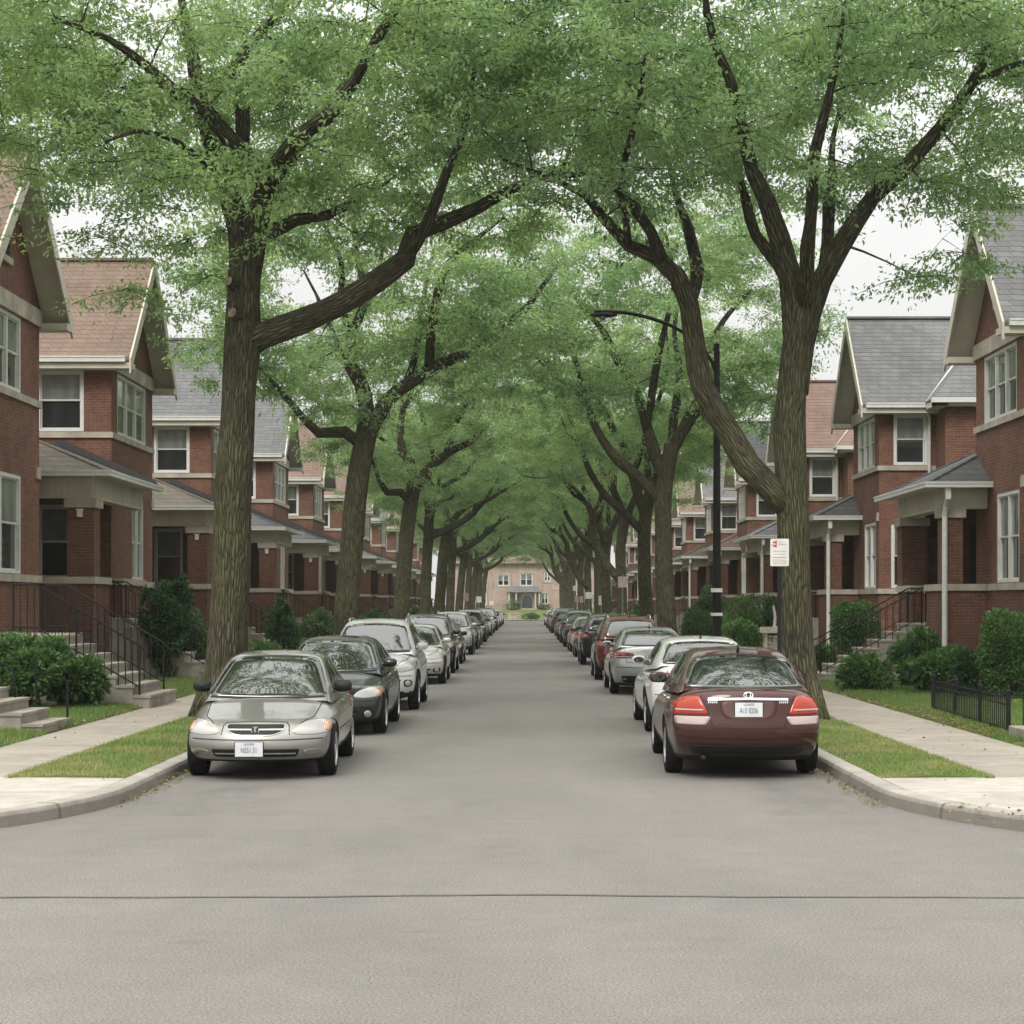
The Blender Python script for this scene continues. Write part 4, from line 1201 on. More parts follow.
pr.hexa([(-2.2,-2.2,3.5),(2.3,-2.2,3.5),(2.3,-.03,3.5),(-2.2,-.03,3.5),(-1.6,-1.6,4.25),(1.7,-1.6,4.25),(1.7,-.03,4.25),(-1.6,-.03,4.25)])
pr.build('porch_roof', M['roof_grey'], eh)
pp = MB()
for x in (-1.9, -1.0, 1.45, 1.95):
    pp = MB(); pp.box(x-.09, x+.09, -2.0, -1.82, 1.451, 3.49); pp.box(x-.13, x+.13, -2.04, -1.78, 3.3, 3.4); pp.build('porch_column', M['cream'], eh)
pp = MB(); pp.box(-2.1, 2.2, -2.1, -.02, 1.1, 1.45)
pp.build('porch_floor', M['stone'], eh)
dr = MB()
arch = [(-.25,1.5),(1.05,1.5),(1.05,2.6)] + [(.4+.65*math.cos(q), 2.6+.65*math.sin(q)) for q in [math.pi*k/10 for k in range(1,10)]] + [(-.25,2.6)]
dr.prism([(x, .1, z) for x, z in arch], (0,.1,0), 0)
ring_o = [(.4+.95*math.cos(q), 2.6+.95*math.sin(q)) for q in [math.pi*k/14 for k in range(15)]]
ring_i = [(.4+.66*math.cos(q), 2.6+.66*math.sin(q)) for q in [math.pi*k/14 for k in range(15)]]
for k in range(14):
    dr.prism([(ring_o[k][0],-.06,ring_o[k][1]),(ring_o[k+1][0],-.06,ring_o[k+1][1]),(ring_i[k+1][0],-.06,ring_i[k+1][1]),(ring_i[k][0],-.06,ring_i[k][1])], (0,.2,0), 1)
dr.box(-.55,-.26,-.06,.14,1.46,2.6,1); dr.box(1.06,1.35,-.06,.14,1.46,2.6,1)
dr.build('front_door', [M['glass'], M['cream']], eh)
lw_ = MB(); lw_.box(-1.9, -.45, YE+2.6, YE+2.9, .05, .75); lw_.box(-1.95, -.4, YE+2.55, YE+2.95, .75, .85)
tag(lw_.build('garden_wall', M['stone']), 'low pale stone wall at the far end of the street, left of a clipped hedge', 'wall')
shrub('hedge', 'clipped low hedge at the far end of the street, right of the pale wall', 'hedge', .85, YE+2.6, 2.4, 1.0, .85, 2600, 31, M['shrub'], .12, None, .08, lobes=6, shell=.8)
shrub('bush', 'rounded bush in front of the left side of the far brick house', 'shrub', -1.55, EHY-3.4, 2.3, 1.6, 1.25, 2600, 32, M['shrub'], .14, None, 1.2, lobes=6)
shrub('bush', 'small bush under the right window of the far brick house', 'shrub', 2.7, EHY-2.4, 1.9, 1.2, .7, 1500, 33, M['shrub'], .14, None, 1.2, lobes=6)

# ------------------------------------------------------------------ cars
M['black_plastic'] = simple('black_plastic', (.012, .012, .012), .6, spec=.3)
M['rubber'] = simple('rubber', (.012, .012, .012), .85, spec=.15, bump=.1)
M['alloy'] = simple('alloy', (.5, .5, .5), .3, metal=.85)
M['chrome'] = simple('chrome', (.75, .75, .75), .12, metal=1)
def car_glass():
    t = NT('car_glass'); 
    t.bsdf((.012, .015, .014), .015, spec=.5, ior=2.05); return t.mat
M['car_glass'] = car_glass()
def lens(name, col, rough=.12):
    t = NT(name); v = t.coord()
    wv = t.n('ShaderNodeTexWave'); wv.inputs['Scale'].default_value = 14; wv.inputs['Distortion'].default_value = .6; t.l(v, wv.inputs['Vector'])
    c = t.mix(1, col, t.ramp(wv.outputs['Fac'], [(0, (.86,.86,.86)), (1, (1.06,1.06,1.06))]), 'MULTIPLY')
    t.bsdf(c, rough, spec=.5, coat=.35); return t.mat
M['lens_clear'] = lens('headlamp_lens', (.40, .395, .38))
M['lens_amber'] = lens('amber_lens', (.62, .33, .22))
M['lens_red'] = lens('red_lens', (.36, .03, .008))
M['lens_darkred'] = lens('dark_red_lens', (.2, .02, .016))
M['lens_smoke'] = lens('smoked_lens', (.16, .16, .16))
M['lens_and_sheen'] = lens('pale_lens_and_sheen', (.46, .36, .35))  # pale tail light band, also the sky reflection painted on the bumper
M['plate'] = simple('plate_white', (.62, .64, .66), .5)
M['plate_ink'] = simple('plate_ink', (.13, .19, .24), .6)
M['sticker'] = simple('white_sticker', (.75, .75, .72), .6)

def cube_grid(na, nb, nc):
    idx = {}; V = []; Fc = []
    def vid(i, j, k):
        key = (i, j, k)
        if key not in idx:
            idx[key] = len(V); V.append((2*i/na-1, 2*j/nb-1, 2*k/nc-1))
        return idx[key]
    for i in (0, na):
        for j in range(nb):
            for k in range(nc):
                q = [vid(i,j,k), vid(i,j+1,k), vid(i,j+1,k+1), vid(i,j,k+1)]
                Fc.append(q if i else q[::-1])
    for j in (0, nb):
        for i in range(na):
            for k in range(nc):
                q = [vid(i,j,k), vid(i+1,j,k), vid(i+1,j,k+1), vid(i,j,k+1)]
                Fc.append(q[::-1] if j else q)
    for k in (0, nc):
        for i in range(na):
            for j in range(nb):
                q = [vid(i,j,k), vid(i+1,j,k), vid(i+1,j+1,k), vid(i,j+1,k)]
                Fc.append(q if k else q[::-1])
    return V, Fc

def chaikin(p, it=2):
    for _ in range(it):
        q = []
        for i in range(len(p)):
            a = p[i]; b = p[(i+1) % len(p)]
            q.append((a[0]*.78+b[0]*.22, a[1]*.78+b[1]*.22)); q.append((a[0]*.22+b[0]*.78, a[1]*.22+b[1]*.78))
        p = q
    return p
def corners(p, rad):
    out = []; n = len(p)
    for i in range(n):
        a, b, c = Vector(p[i-1]), Vector(p[i]), Vector(p[(i+1) % n])
        d0 = min(rad, .42*(a-b).length); d1 = min(rad, .42*(c-b).length)
        s0 = b+(a-b).normalized()*d0; s1 = b+(c-b).normalized()*d1
        for k in range(5):
            t = k/4; q = s0*(1-t)**2+b*2*t*(1-t)+s1*t*t; out.append((q.x, q.y))
    return out
def resample(p, step, closed=True):
    out = []; n = len(p)
    for i in range(n if closed else n-1):
        a = p[i]; b = p[(i+1) % n]; L = math.hypot(b[0]-a[0], b[1]-a[1]); k = max(1, int(L/step))
        for j in range(k): out.append((a[0]+(b[0]-a[0])*j/k, a[1]+(b[1]-a[1])*j/k))
    if not closed: out.append(p[-1])
    return out
RAY = {'front': lambda u, v: (Vector((u,-10,v)), Vector((0,1,0))), 'rear': lambda u, v: (Vector((u,12,v)), Vector((0,-1,0))),
       'left': lambda u, v: (Vector((-5,u,v)), Vector((1,0,0))), 'right': lambda u, v: (Vector((5,u,v)), Vector((-1,0,0))),
       'top': lambda u, v: (Vector((u,v,5)), Vector((0,0,-1)))}
def hit(bvh, face, u, v):
    o, d = RAY[face](u, v); loc, nn, i, dist = bvh.ray_cast(o, d)
    if loc is None: return None, None
    if nn.dot(d) > 0: nn = -nn
    return loc, nn
def patch(mb, outline, face, bvh, off=.004, rings=6, bulge=0, m=0, rnd=2, step=.05):
    p = corners(outline, rnd) if rnd < 1 else chaikin(outline, rnd)
    p = resample(p, step); n = len(p)
    cx = sum(q[0] for q in p)/n; cy = sum(q[1] for q in p)/n
    R_ = []
    for k in range(rings+1):
        s = 1-k/rings; ring = []
        for (u, v) in (p if k < rings else [(cx, cy)]):
            f = s
            for tr in range(14):
                loc, nn = hit(bvh, face, cx+(u-cx)*f, cy+(v-cy)*f)
                if loc is not None: break
                f *= .94
            if loc is None: return
            ring.append(mb.P(loc + nn*(off+bulge*(1-s*s))))
        R_.append(ring)
    for a, b in zip(R_, R_[1:]):
        for j in range(n):
            if len(b) == 1: mb.f.append([a[j], a[(j+1) % n], b[0]])
            else: mb.f.append([a[j], a[(j+1) % n], b[(j+1) % n], b[j]])
            mb.m.append(m)
    # rim down to the body so that the piece has thickness
    rim = []
    for (u, v), i in zip(p, R_[0]):
        f = 1
        for tr in range(14):
            loc, nn = hit(bvh, face, cx+(u-cx)*f, cy+(v-cy)*f)
            if loc is not None: break
            f *= .94
        rim.append(mb.P(loc - nn*.004))
    for j in range(n):
        mb.f.append([R_[0][j], rim[j], rim[(j+1) % n], R_[0][(j+1) % n]]); mb.m.append(m)
def strip(mb, pts, face, bvh, width=.008, off=.0025, m=0, closed=False, step=.05):
    p = resample(pts, step, closed); prev = None
    P3 = []
    for u, v in p:
        loc, nn = hit(bvh, face, u, v)
        P3.append((loc, nn))
    n = len(P3)
    for i in range(n if closed else n-1):
        (a, na), (b, nb) = P3[i], P3[(i+1) % n]
        if a is None or b is None or (a-b).length > step*4: continue
        t = (b-a).normalized(); s0 = t.cross(na).normalized()*width/2; s1 = t.cross(nb).normalized()*width/2
        mb.poly([a+s0+na*off, b+s1+nb*off, b-s1+nb*off, a-s0+na*off], m)
def mir(o): return [(-u, v) for u, v in o]

def wheel(root, x, y, r, style=5, wd=.2, mat='alloy'):
    sg = 1 if x > 0 else -1
    mb = MB()
    ro = r*.66
    mb.lathe([(ro*1.02, .5*wd*.9), (ro*.97, .5*wd*.98), (ro*.9, .5*wd*.8), (ro*.86, .0), (.0, -.02)], 32, 'x', m=0)
    face = .5*wd*.72
    mb.m = [1 if i >= 32*2 else 0 for i in range(len(mb.m))]
    for k in range(style):
        a0 = 2*math.pi*k/style
        wa = (.30 if style <= 6 else .17)*5/max(style, 5)*1.3
        pts = []
        for aa, rr in ((a0-wa*.9, ro*.22), (a0-wa*.55, ro*.92), (a0+wa*.55, ro*.92), (a0+wa*.9, ro*.22)):
            pts.append((face+(.015 if rr < ro*.5 else 0), rr*math.cos(aa), rr*math.sin(aa)))
        mb.prism(pts, (-.03, 0, 0), 0)
    mb.lathe([(ro*.3, face-.02), (ro*.27, face+.018), (ro*.1, face+.028), (0, face+.028)], 20, 'x', m=0)
    w_ = mb.build('wheel', [M[mat], M['black_plastic']], root, smooth=False)
    t = MB()
    h = wd/2
    t.lathe([(ro*.99, h*.72), (ro*1.06, h*.98), (r*.86, h*1.02), (r*.95, h*.93), (r*.99, h*.72), (r, h*.4), (r, 0), (r, -h*.4), (r*.99, -h*.72), (r*.95, -h*.93), (r*.84, -h), (ro*.95, -h*.9)], 40, 'x')
    t.build('tyre', M['rubber'], w_, smooth=True)
    w_.location = (x - sg*wd/2, y, r)
    if sg < 0: w_.rotation_euler.z = math.pi
    return w_

def txt(s, size, mat, parent, name, loc, rot, ext=.002, sx=1):
    cu = bpy.data.curves.new(name, 'FONT'); cu.body = s; cu.size = size; cu.align_x = 'CENTER'; cu.align_y = 'CENTER'; cu.extrude = ext
    o = bpy.data.objects.new(name, cu); COL.objects.link(o)
    dg = bpy.context.evaluated_depsgraph_get(); dg.update()
    me = bpy.data.meshes.new_from_object(o.evaluated_get(dg)); bpy.data.objects.remove(o)
    me.materials.clear(); me.materials.append(mat)
    k = link_mesh(name, me, parent); k.location = loc; k.rotation_euler = rot; k.scale = (sx, 1, 1)
    return k

def car(P, paint):
    root = empty('parked_car')
    W, wb, fo, ro, r = P['W'], P['wb'], P['fo'], P['ro'], P['r']
    zb0 = P.get('zb', .19)
    y0, y1 = -fo, wb+ro
    side_c, side_w = [-1, -.6, -.15, .35, .75, 1], P.get('side', [.9, .965, .995, 1.0, .95, .86])
    fp = P.get('fprof', [.12, .03, .0, .02, .07, .20]); rp = P.get('rprof', [.13, .02, .0, .03, .06, .12])
    pc = [-1, -.6, -.2, .3, .7, 1]
    zts, ztv = zip(*P['zt'])
    V, Fc = cube_grid(30, 8, 7)
    out = []
    for a, b, c in V:
        # cluster stations near both ends
        t = (a+1)/2
        yf = y0 + P.get('fc', .34)*abs(b)**3.2 + pchip(pc, fp, c)
        yr = y1 - P.get('rc', .24)*abs(b)**3.2 - pchip(pc, rp, c)
        y = yf + (yr-yf)*t
        endt = 1 - P.get('taper', .07)*(sstep(.75, 1, 1-t)+sstep(.8, 1, t))
        w_ = W*pchip(side_c, side_w, c)*endt
        zt = pchip(zts, ztv, y) - P.get('crown', .055)*abs(b)**3
        zb = zb0 + .10*sstep(.93, 1, t) + .03*sstep(.93, 1, 1-t)
        z = zb + (zt-zb)*(c+1)/2
        out.append((b*w_, y, z))
    me = bpy.data.meshes.new('body'); me.from_pydata(out, [], Fc)
    bm = bmesh.new(); bm.from_mesh(me); bmesh.ops.recalc_face_normals(bm, faces=bm.faces[:]); bm.to_mesh(me); bm.free()
    me.materials.append(paint); me.materials.append(M['black_plastic'])
    body = link_mesh('body', me, root)
    m = body.modifiers.new('s', 'SUBSURF'); m.levels = 2; m.render_levels = 2
    bake(body)
    # wheel arches
    ar = P.get('arch', r*1.14)
    for yy in (0, wb):
        for sg in (-1, 1):
            cb = MB(); cb.lathe([(ar, .0), (ar, .55)], 40, 'x', cap=True)
            co = cb.build('cutter', [M['black_plastic']], None, fix=True)
            co.location = (W-.27 if sg > 0 else -W-.28, yy, r*1.03)
            bm_ = body.modifiers.new('b', 'BOOLEAN'); bm_.operation = 'DIFFERENCE'; bm_.object = co; bm_.solver = 'EXACT'
            bm_.material_mode = 'TRANSFER'
            bake(body); bpy.data.objects.remove(co)
    me = body.data
    if len(me.materials) < 2: me.materials.append(M['black_plastic'])
    low = P.get('lowtrim', .25)
    names = [x.name if x else '' for x in me.materials]
    ib = names.index('black_plastic')
    for f in me.polygons:
        cz = f.center.z
        if cz < low: f.material_index = ib
        f.use_smooth = f.normal.length > 0
    bv = BVHTree.FromPolygons([v.co.copy() for v in me.vertices], [list(p.vertices) for p in me.polygons])
    # greenhouse: ruled sides, rounded roof edge, lofted along the car
    G = P['gh']; gy, gz = zip(*G['roof']); wy, ww = zip(*G['wr']); by, bz_ = zip(*G['belt']); bwv = G['wb']
    ny = 64; rings = []
    mb = MB()
    for i in range(ny+1):
        y = gy[0] + (gy[-1]-gy[0])*i/ny
        zr = pchip(gy, gz, y); wr = pchip(wy, ww, y); zbl = pchip(by, bz_, y)-.05; wl = pchip(*zip(*bwv), y)
        zr = max(zr, zbl+.002)
        A = Vector((wl, zbl)); B = Vector((wr, zr)); Cc = Vector((0, zr+.035*sstep(0, .25, zr-zbl)))
        pts = []
        for k in range(9):
            t = k/8*.84; q = A.lerp(B, t); q.x += .022*math.sin(math.pi*min(1, t*1.1))*min(1, (zr-zbl)*3); pts.append(q)
        q1 = pts[-1]; q2 = B.lerp(Cc, .2)
        for k in range(1, 6):
            t = k/6; pts.append(q1*(1-t)**2 + B*2*t*(1-t) + q2*t*t)
        for k in range(7):
            t = .2+.8*k/6; q = B.lerp(Cc, t); q.y = zr + (Cc.y-zr)*(1-(1-t)**2); pts.append(q)
        ring = [mb.P((q.x, y, q.y)) for q in pts] + [mb.P((-q.x, y, q.y)) for q in pts[-2::-1]]
        rings.append(ring)
    n = len(rings[0])
    for a, b in zip(rings, rings[1:]):
        for j in range(n-1): mb.f.append([a[j], a[j+1], b[j+1], b[j]]); mb.m.append(0)
    cab = mb.build('cabin', [paint], root, smooth=True, fix=True)
    gv = BVHTree.FromPolygons([Vector(v) for v in mb.v], mb.f)
    # glazing, each pane in a black rubber surround
    def pane(nm, out2, face, grow=.02):
        g = MB(); cx = sum(q[0] for q in out2)/len(out2); cy = sum(q[1] for q in out2)/len(out2)
        hx = max(abs(q[0]-cx) for q in out2); hy = max(abs(q[1]-cy) for q in out2)
        big = [(cx+(u-cx)*(1+grow/hx), cy+(v-cy)*(1+grow/hy)) for u, v in out2]
        patch(g, big, face, gv, .002, 6, 0, 1, .075); patch(g, out2, face, gv, .0055, 9, 0, 0, .06)
        return g.build(nm, [M['car_glass'], M['black_plastic']], root, smooth=True)
    wsc = pane('windscreen', P['ws'], 'front')
    wz = min(v for u, v in P['ws'])
    for xs_, xe in ((.48, -.10), (-.05, -.56)):
        wp = MB(); strip(wp, [(xs_, wz+.018), ((xs_+xe)/2, wz+.025), (xe, wz+.03)], 'front', gv, .022, .012)
        wp.build('wiper', M['black_plastic'], wsc)
    pane('rear_window', P['rw'], 'rear')
    for sd in ('left', 'right'):
        for o in P['sw']: pane('side_window', o, sd, .014)
    # ---- lamps, grille, intakes
    for sg in (1, -1):
        f_ = (lambda o: o) if sg > 0 else mir
        g = MB()
        patch(g, f_(P['hl']), 'front', bv, .003, 6, .014, 0, .07)
        g.build('headlight', [M['lens_clear']], root, smooth=True)
        if 'amber' in P:
            g = MB(); patch(g, f_(P['amber']), 'front', bv, .012, 5, .008, 0); g.build('indicator', M['lens_amber'], root, smooth=True)
        g = MB(); patch(g, f_(P['tl']), 'rear', bv, .004, 6, .010, 0, .035)
        zs = [v for u, v in P['tl']]; us = [abs(u) for u, v in P['tl']]
        zl = min(zs)+(max(zs)-min(zs))*.24
        strip(g, [(sg*(min(us)+.05), zl), (sg*(max(us)-.05), zl)], 'rear', bv, .016, .019, 1)
        g.build('tail_light', [M[P.get('tlm', 'lens_red')], M['lens_and_sheen']], root, smooth=True)
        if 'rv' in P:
            g = MB(); patch(g, f_(P['rv']), 'rear', bv, .003, 5, .004, 0, .03); g.build('bumper_sheen', M['lens_and_sheen'], root, smooth=True)  # pale patch painting the sky's reflection on the bumper ledge, no real lamp
        if 'fog' in P:
            g = MB(); patch(g, f_(P['fog']), 'front', bv, .003, 5, 0, 0); 
            cx = sum(q[0] for q in P['fog'])/len(P['fog'])*sg; cz = sum(q[1] for q in P['fog'])/len(P['fog'])
            if P.get('foglamp'): patch(g, [(cx+.055*math.cos(k*.7854), cz+.055*math.sin(k*.7854)) for k in range(8)], 'front', bv, .008, 4, .01, 1, 1)
            g.build('fog_lamp', [M['black_plastic'] if P.get('foglamp') else paint, M['lens_clear']], root, smooth=True)
    g = MB(); patch(g, P['grille'], 'front', bv, .004, 5, 0, 0, .07)
    gx = max(u for u, v in P['grille']); gz0 = min(v for u, v in P['grille']); gz1 = max(v for u, v in P['grille'])
    gr = g.build('grille', [M['black_plastic']], root, smooth=True)
    g = MB()
    for fz in P.get('bars', (.55,)):
        strip(g, [(-gx*.94, gz0+(gz1-gz0)*fz), (gx*.94, gz0+(gz1-gz0)*fz)], 'front', bv, .016, .012)
    strip(g, resample(corners(P['grille'], .07), .04), 'front', bv, .014, .007, 1, True)
    g.build('grille_bar', [M['chrome'], paint], gr)
    # round badge on the grille
    lo, nn = hit(bv, 'front', 0, gz0+(gz1-gz0)*.5)
    g = MB(); by_ = lo.y-.022
    g.lathe([(.034, by_+.02), (.036, by_), (.046, by_-.004), (.048, by_+.02)], 24, 'y', (0, 0, lo.z))
    g.box(-.014, .014, by_-.002, by_+.02, lo.z-.033, lo.z+.033)
    g.build('badge', M['chrome'], gr, smooth=False)
    g = MB(); patch(g, P['intake'], 'front', bv, .004, 5, 0, 0, .03)
    ik = g.build('air_intake', M['black_plastic'], root, smooth=True)
    ix = max(u for u, v in P['intake']); iz = sum(v for u, v in P['intake'])/len(P['intake'])
    g = MB(); strip(g, [(-ix*.9, iz), (ix*.9, iz)], 'front', bv, .018, .012); g.build('intake_bar', M['alloy'], ik)
    # ---- shut lines and creases
    g = MB()
    for face, pts in P['lines']:
        if face == 'side':
            strip(g, pts, 'left', bv); strip(g, pts, 'right', bv)
        elif face == 'gside':
            strip(g, pts, 'left', gv, .007, .003); strip(g, pts, 'right', gv, .007, .003)
        else: strip(g, pts, face, bv, .012)
    ib = [x.name if x else '' for x in body.data.materials].index('black_plastic')
    bm = bmesh.new(); bm.from_mesh(body.data); vs = [bm.verts.new(v) for v in g.v]
    for f in g.f:
        nf = bm.faces.new([vs[i] for i in f]); nf.material_index = ib
    bm.to_mesh(body.data); bm.free()
    for face, pts in P.get('moulding', []):
        for s_ in (('left', 'right') if face == 'side' else (face,)):
            g = MB(); strip(g, pts, s_, bv, .035, .010)
            if g.v: g.build('side_moulding', paint, root)
    g = MB()
    for pts in P.get('chrome_rear', []): strip(g, pts, 'rear', bv, .028, .014)
    if g.v: g.build('trim_strip', M['chrome'], root)
    if 'recess' in P:
        g = MB(); patch(g, P['recess'], 'rear', bv, .003, 5, 0, 0, .06)
        strip(g, resample(corners(P['recess'], .06), .03), 'rear', bv, .012, .008, 1, True)
        g.build('plate_recess', [M['paint_recess'], paint], root, smooth=True)
        for sg in (-1, 1):
            g = MB()
            for k in range(5): strip(g, [(sg*.40+k*.022-.05, .885), (sg*.40+k*.022-.036, .885)], 'rear', bv, .022, .006)
            g.build('badge', M['chrome'], root)
        lo, nn = hit(bv, 'rear', 0, .965)
        if lo:
            g = MB(); yb = lo.y+.012
            for k in range(2):
                R0 = (.052, .026)[k]; R1 = (.034, .034)[k]
                q = [(R0*math.cos(a*math.pi/10), R1*math.sin(a*math.pi/10)) for a in range(21)]
                g.tube([(u, yb - .3*v, lo.z+v) for u, v in q], .007, 6)
            g.build('badge', M['chrome'], root, smooth=True)
    # valance / diffuser at the rear
    g = MB(); patch(g, P['val'], 'rear', bv, .004, 5, 0, 0, .05); g.build('rear_valance', M['black_plastic'], root, smooth=True)
    # ---- plates
    for face, (px, pz), wd in (('front', P['pf'], .31), ('rear', P['pr'], .31)):
        lo, nn = hit(bv, face, px, pz)
        sg = -1 if face == 'front' else 1
        yy = lo.y + sg*.018
        g = MB(); g.box(px-wd/2, px+wd/2, min(yy, yy+sg*.006), max(yy, yy+sg*.006), pz-.08, pz+.08, 0)
        g.box(px-wd/2-.008, px+wd/2+.008, min(yy-sg*.012, yy-sg*.001), max(yy-sg*.012, yy-sg*.001), pz-.086, pz+.086, 1)
        pl = g.build('licence_plate', [M['plate'], M['black_plastic']], root)
        rot = (math.pi/2, 0, 0) if face == 'front' else (math.pi/2, 0, math.pi)
        txt(P.get('num', 'N55 1151'), .085, M['plate_ink'], pl, 'plate_number', (px, yy+sg*.008, pz-.012), rot, .0015, .62)
        txt('LLINOI', .034, M['plate_ink'], pl, 'plate_number', (px, yy+sg*.008, pz+.058), rot, .0015, 1.1)
    # ---- mirrors, handles, aerial
    for sg in (-1, 1):
        my, mz = P['mir']; lo, nn = hit(gv, 'right' if sg > 0 else 'left', my, mz)
        x = (lo.x if lo else sg*W*.86)
        g = MB(); cx = x+sg*.13
        prof = [(.0, -.05), (.062, -.04), (.083, .0), (.08, .045), (.062, .06), (0, .062)]
        ringn = 16; rg = []
        for rr, hh in prof:
            ring = []
            for j in range(ringn):
                a = 2*math.pi*j/ringn; ca, sa = math.cos(a), math.sin(a)
                ex = (abs(ca)**.7)*math.copysign(1, ca); ez = (abs(sa)**.7)*math.copysign(1, sa)
                ring.append(g.P((cx+ex*rr*1.35, my+hh, mz+ez*rr*.85)))
            rg.append(ring)
        for a, b in zip(rg, rg[1:]):
            for j in range(ringn): g.f.append([a[j], a[(j+1) % ringn], b[(j+1) % ringn], b[j]]); g.m.append(0)
        gl = [(cx+.088*math.cos(k*.3927)*1.0, my+.0625, mz+.052*math.sin(k*.3927)) for k in range(16)]
        g.poly(gl, 1)
        g.tube([(x-sg*.03, my, mz-.03), (x+sg*.06, my, mz-.01)], .028, 8)
        g.build('door_mirror', [P.get('mirm', paint), M['car_glass']], root, smooth=True)
        for hy, hz in P['handles']:
            lo, nn = hit(bv, 'right' if sg > 0 else 'left', hy, hz)
            if lo:
                g = MB(); g.tube([(lo.x+sg*.0, hy-.09, hz), (lo.x+sg*.022, hy-.07, hz), (lo.x+sg*.022, hy+.07, hz), (lo.x, hy+.09, hz)], .013, 8)
                g.build('door_handle', P.get('hm', paint), root, smooth=True)
    if 'aerial' in P:
        ax, ay = P['aerial']; lo, nn = hit(gv, 'top', ax, ay)
        g = MB(); g.tube([(ax, ay, lo.z-.01), (ax+.0, ay+.04, lo.z+.03), (ax, ay+.09, lo.z+.10)], [.022, .012, .005], 8); g.build('aerial', M['black_plastic'], root, smooth=True)
    if P.get('rails'):
        for sg in (-1, 1):
            g = MB(); pts = []
            for k in range(9):
                y = gy[0]+(gy[-1]-gy[0])*(.36+.42*k/8); lo, nn = hit(gv, 'top', sg*P['rails'], y)
                if lo: pts.append((lo.x, y, lo.z+(.045 if 0 < k < 8 else 0)))
            g.tube(pts, .016, 6); g.build('roof_rail', M['alloy'], root, smooth=True)
    # ---- underside and wheels
    g = MB(); g.box(-W*.62, W*.62, -fo*.35, wb+ro*.35, .2, .36)
    for yy in (0, wb): g.tube([(-W*.85, yy, r), (W*.85, yy, r)], .05, 8)
    g.build('chassis', M['black_plastic'], root)
    g = MB(); g.tube([(.5, wb+ro-.55, .25), (.5, wb+ro-.13, .25)], (.03), 10); g.build('exhaust', M['black_plastic'], root, smooth=True)
    tw = P.get('tw', W-.015)
    for yy in (0, wb):
        for sg in (-1, 1): wheel(root, sg*tw, yy, r, P.get('spokes', 5), .205)
    return root

PAINTS = {}
def pnt(k, col, flake=.35, rough=.3, dirt=.2, coat=1.0): PAINTS[k] = paint_mat('paint_'+k, col, flake, rough, dirt, coat); return PAINTS[k]
pnt('champagne', (.27, .265, .245), .6, .34); pnt('green', (.0125, .0165, .0155), .15, .3, .1, .75); pnt('white', (.60, .60, .585), .0)
pnt('silver', (.42, .43, .43), .55); pnt('maroon', (.05, .0138, .0105), .15, .35, .06, .7); pnt('red', (.10, .018, .012), .2)
pnt('black', (.014, .015, .016), .2); pnt('graphite', (.07, .075, .08), .5); pnt('blue', (.05, .07, .10), .4); pnt('pearl', (.5, .495, .47), .3)
M['paint_recess'] = simple('paint_recess', (.09, .04, .034), .45, metal=.2)

def std_lines(P, doors, belt, sill, tr_x, tr_z0, tr_z1):
    L = []
    for d in doors: L.append(('side', d))
    return L
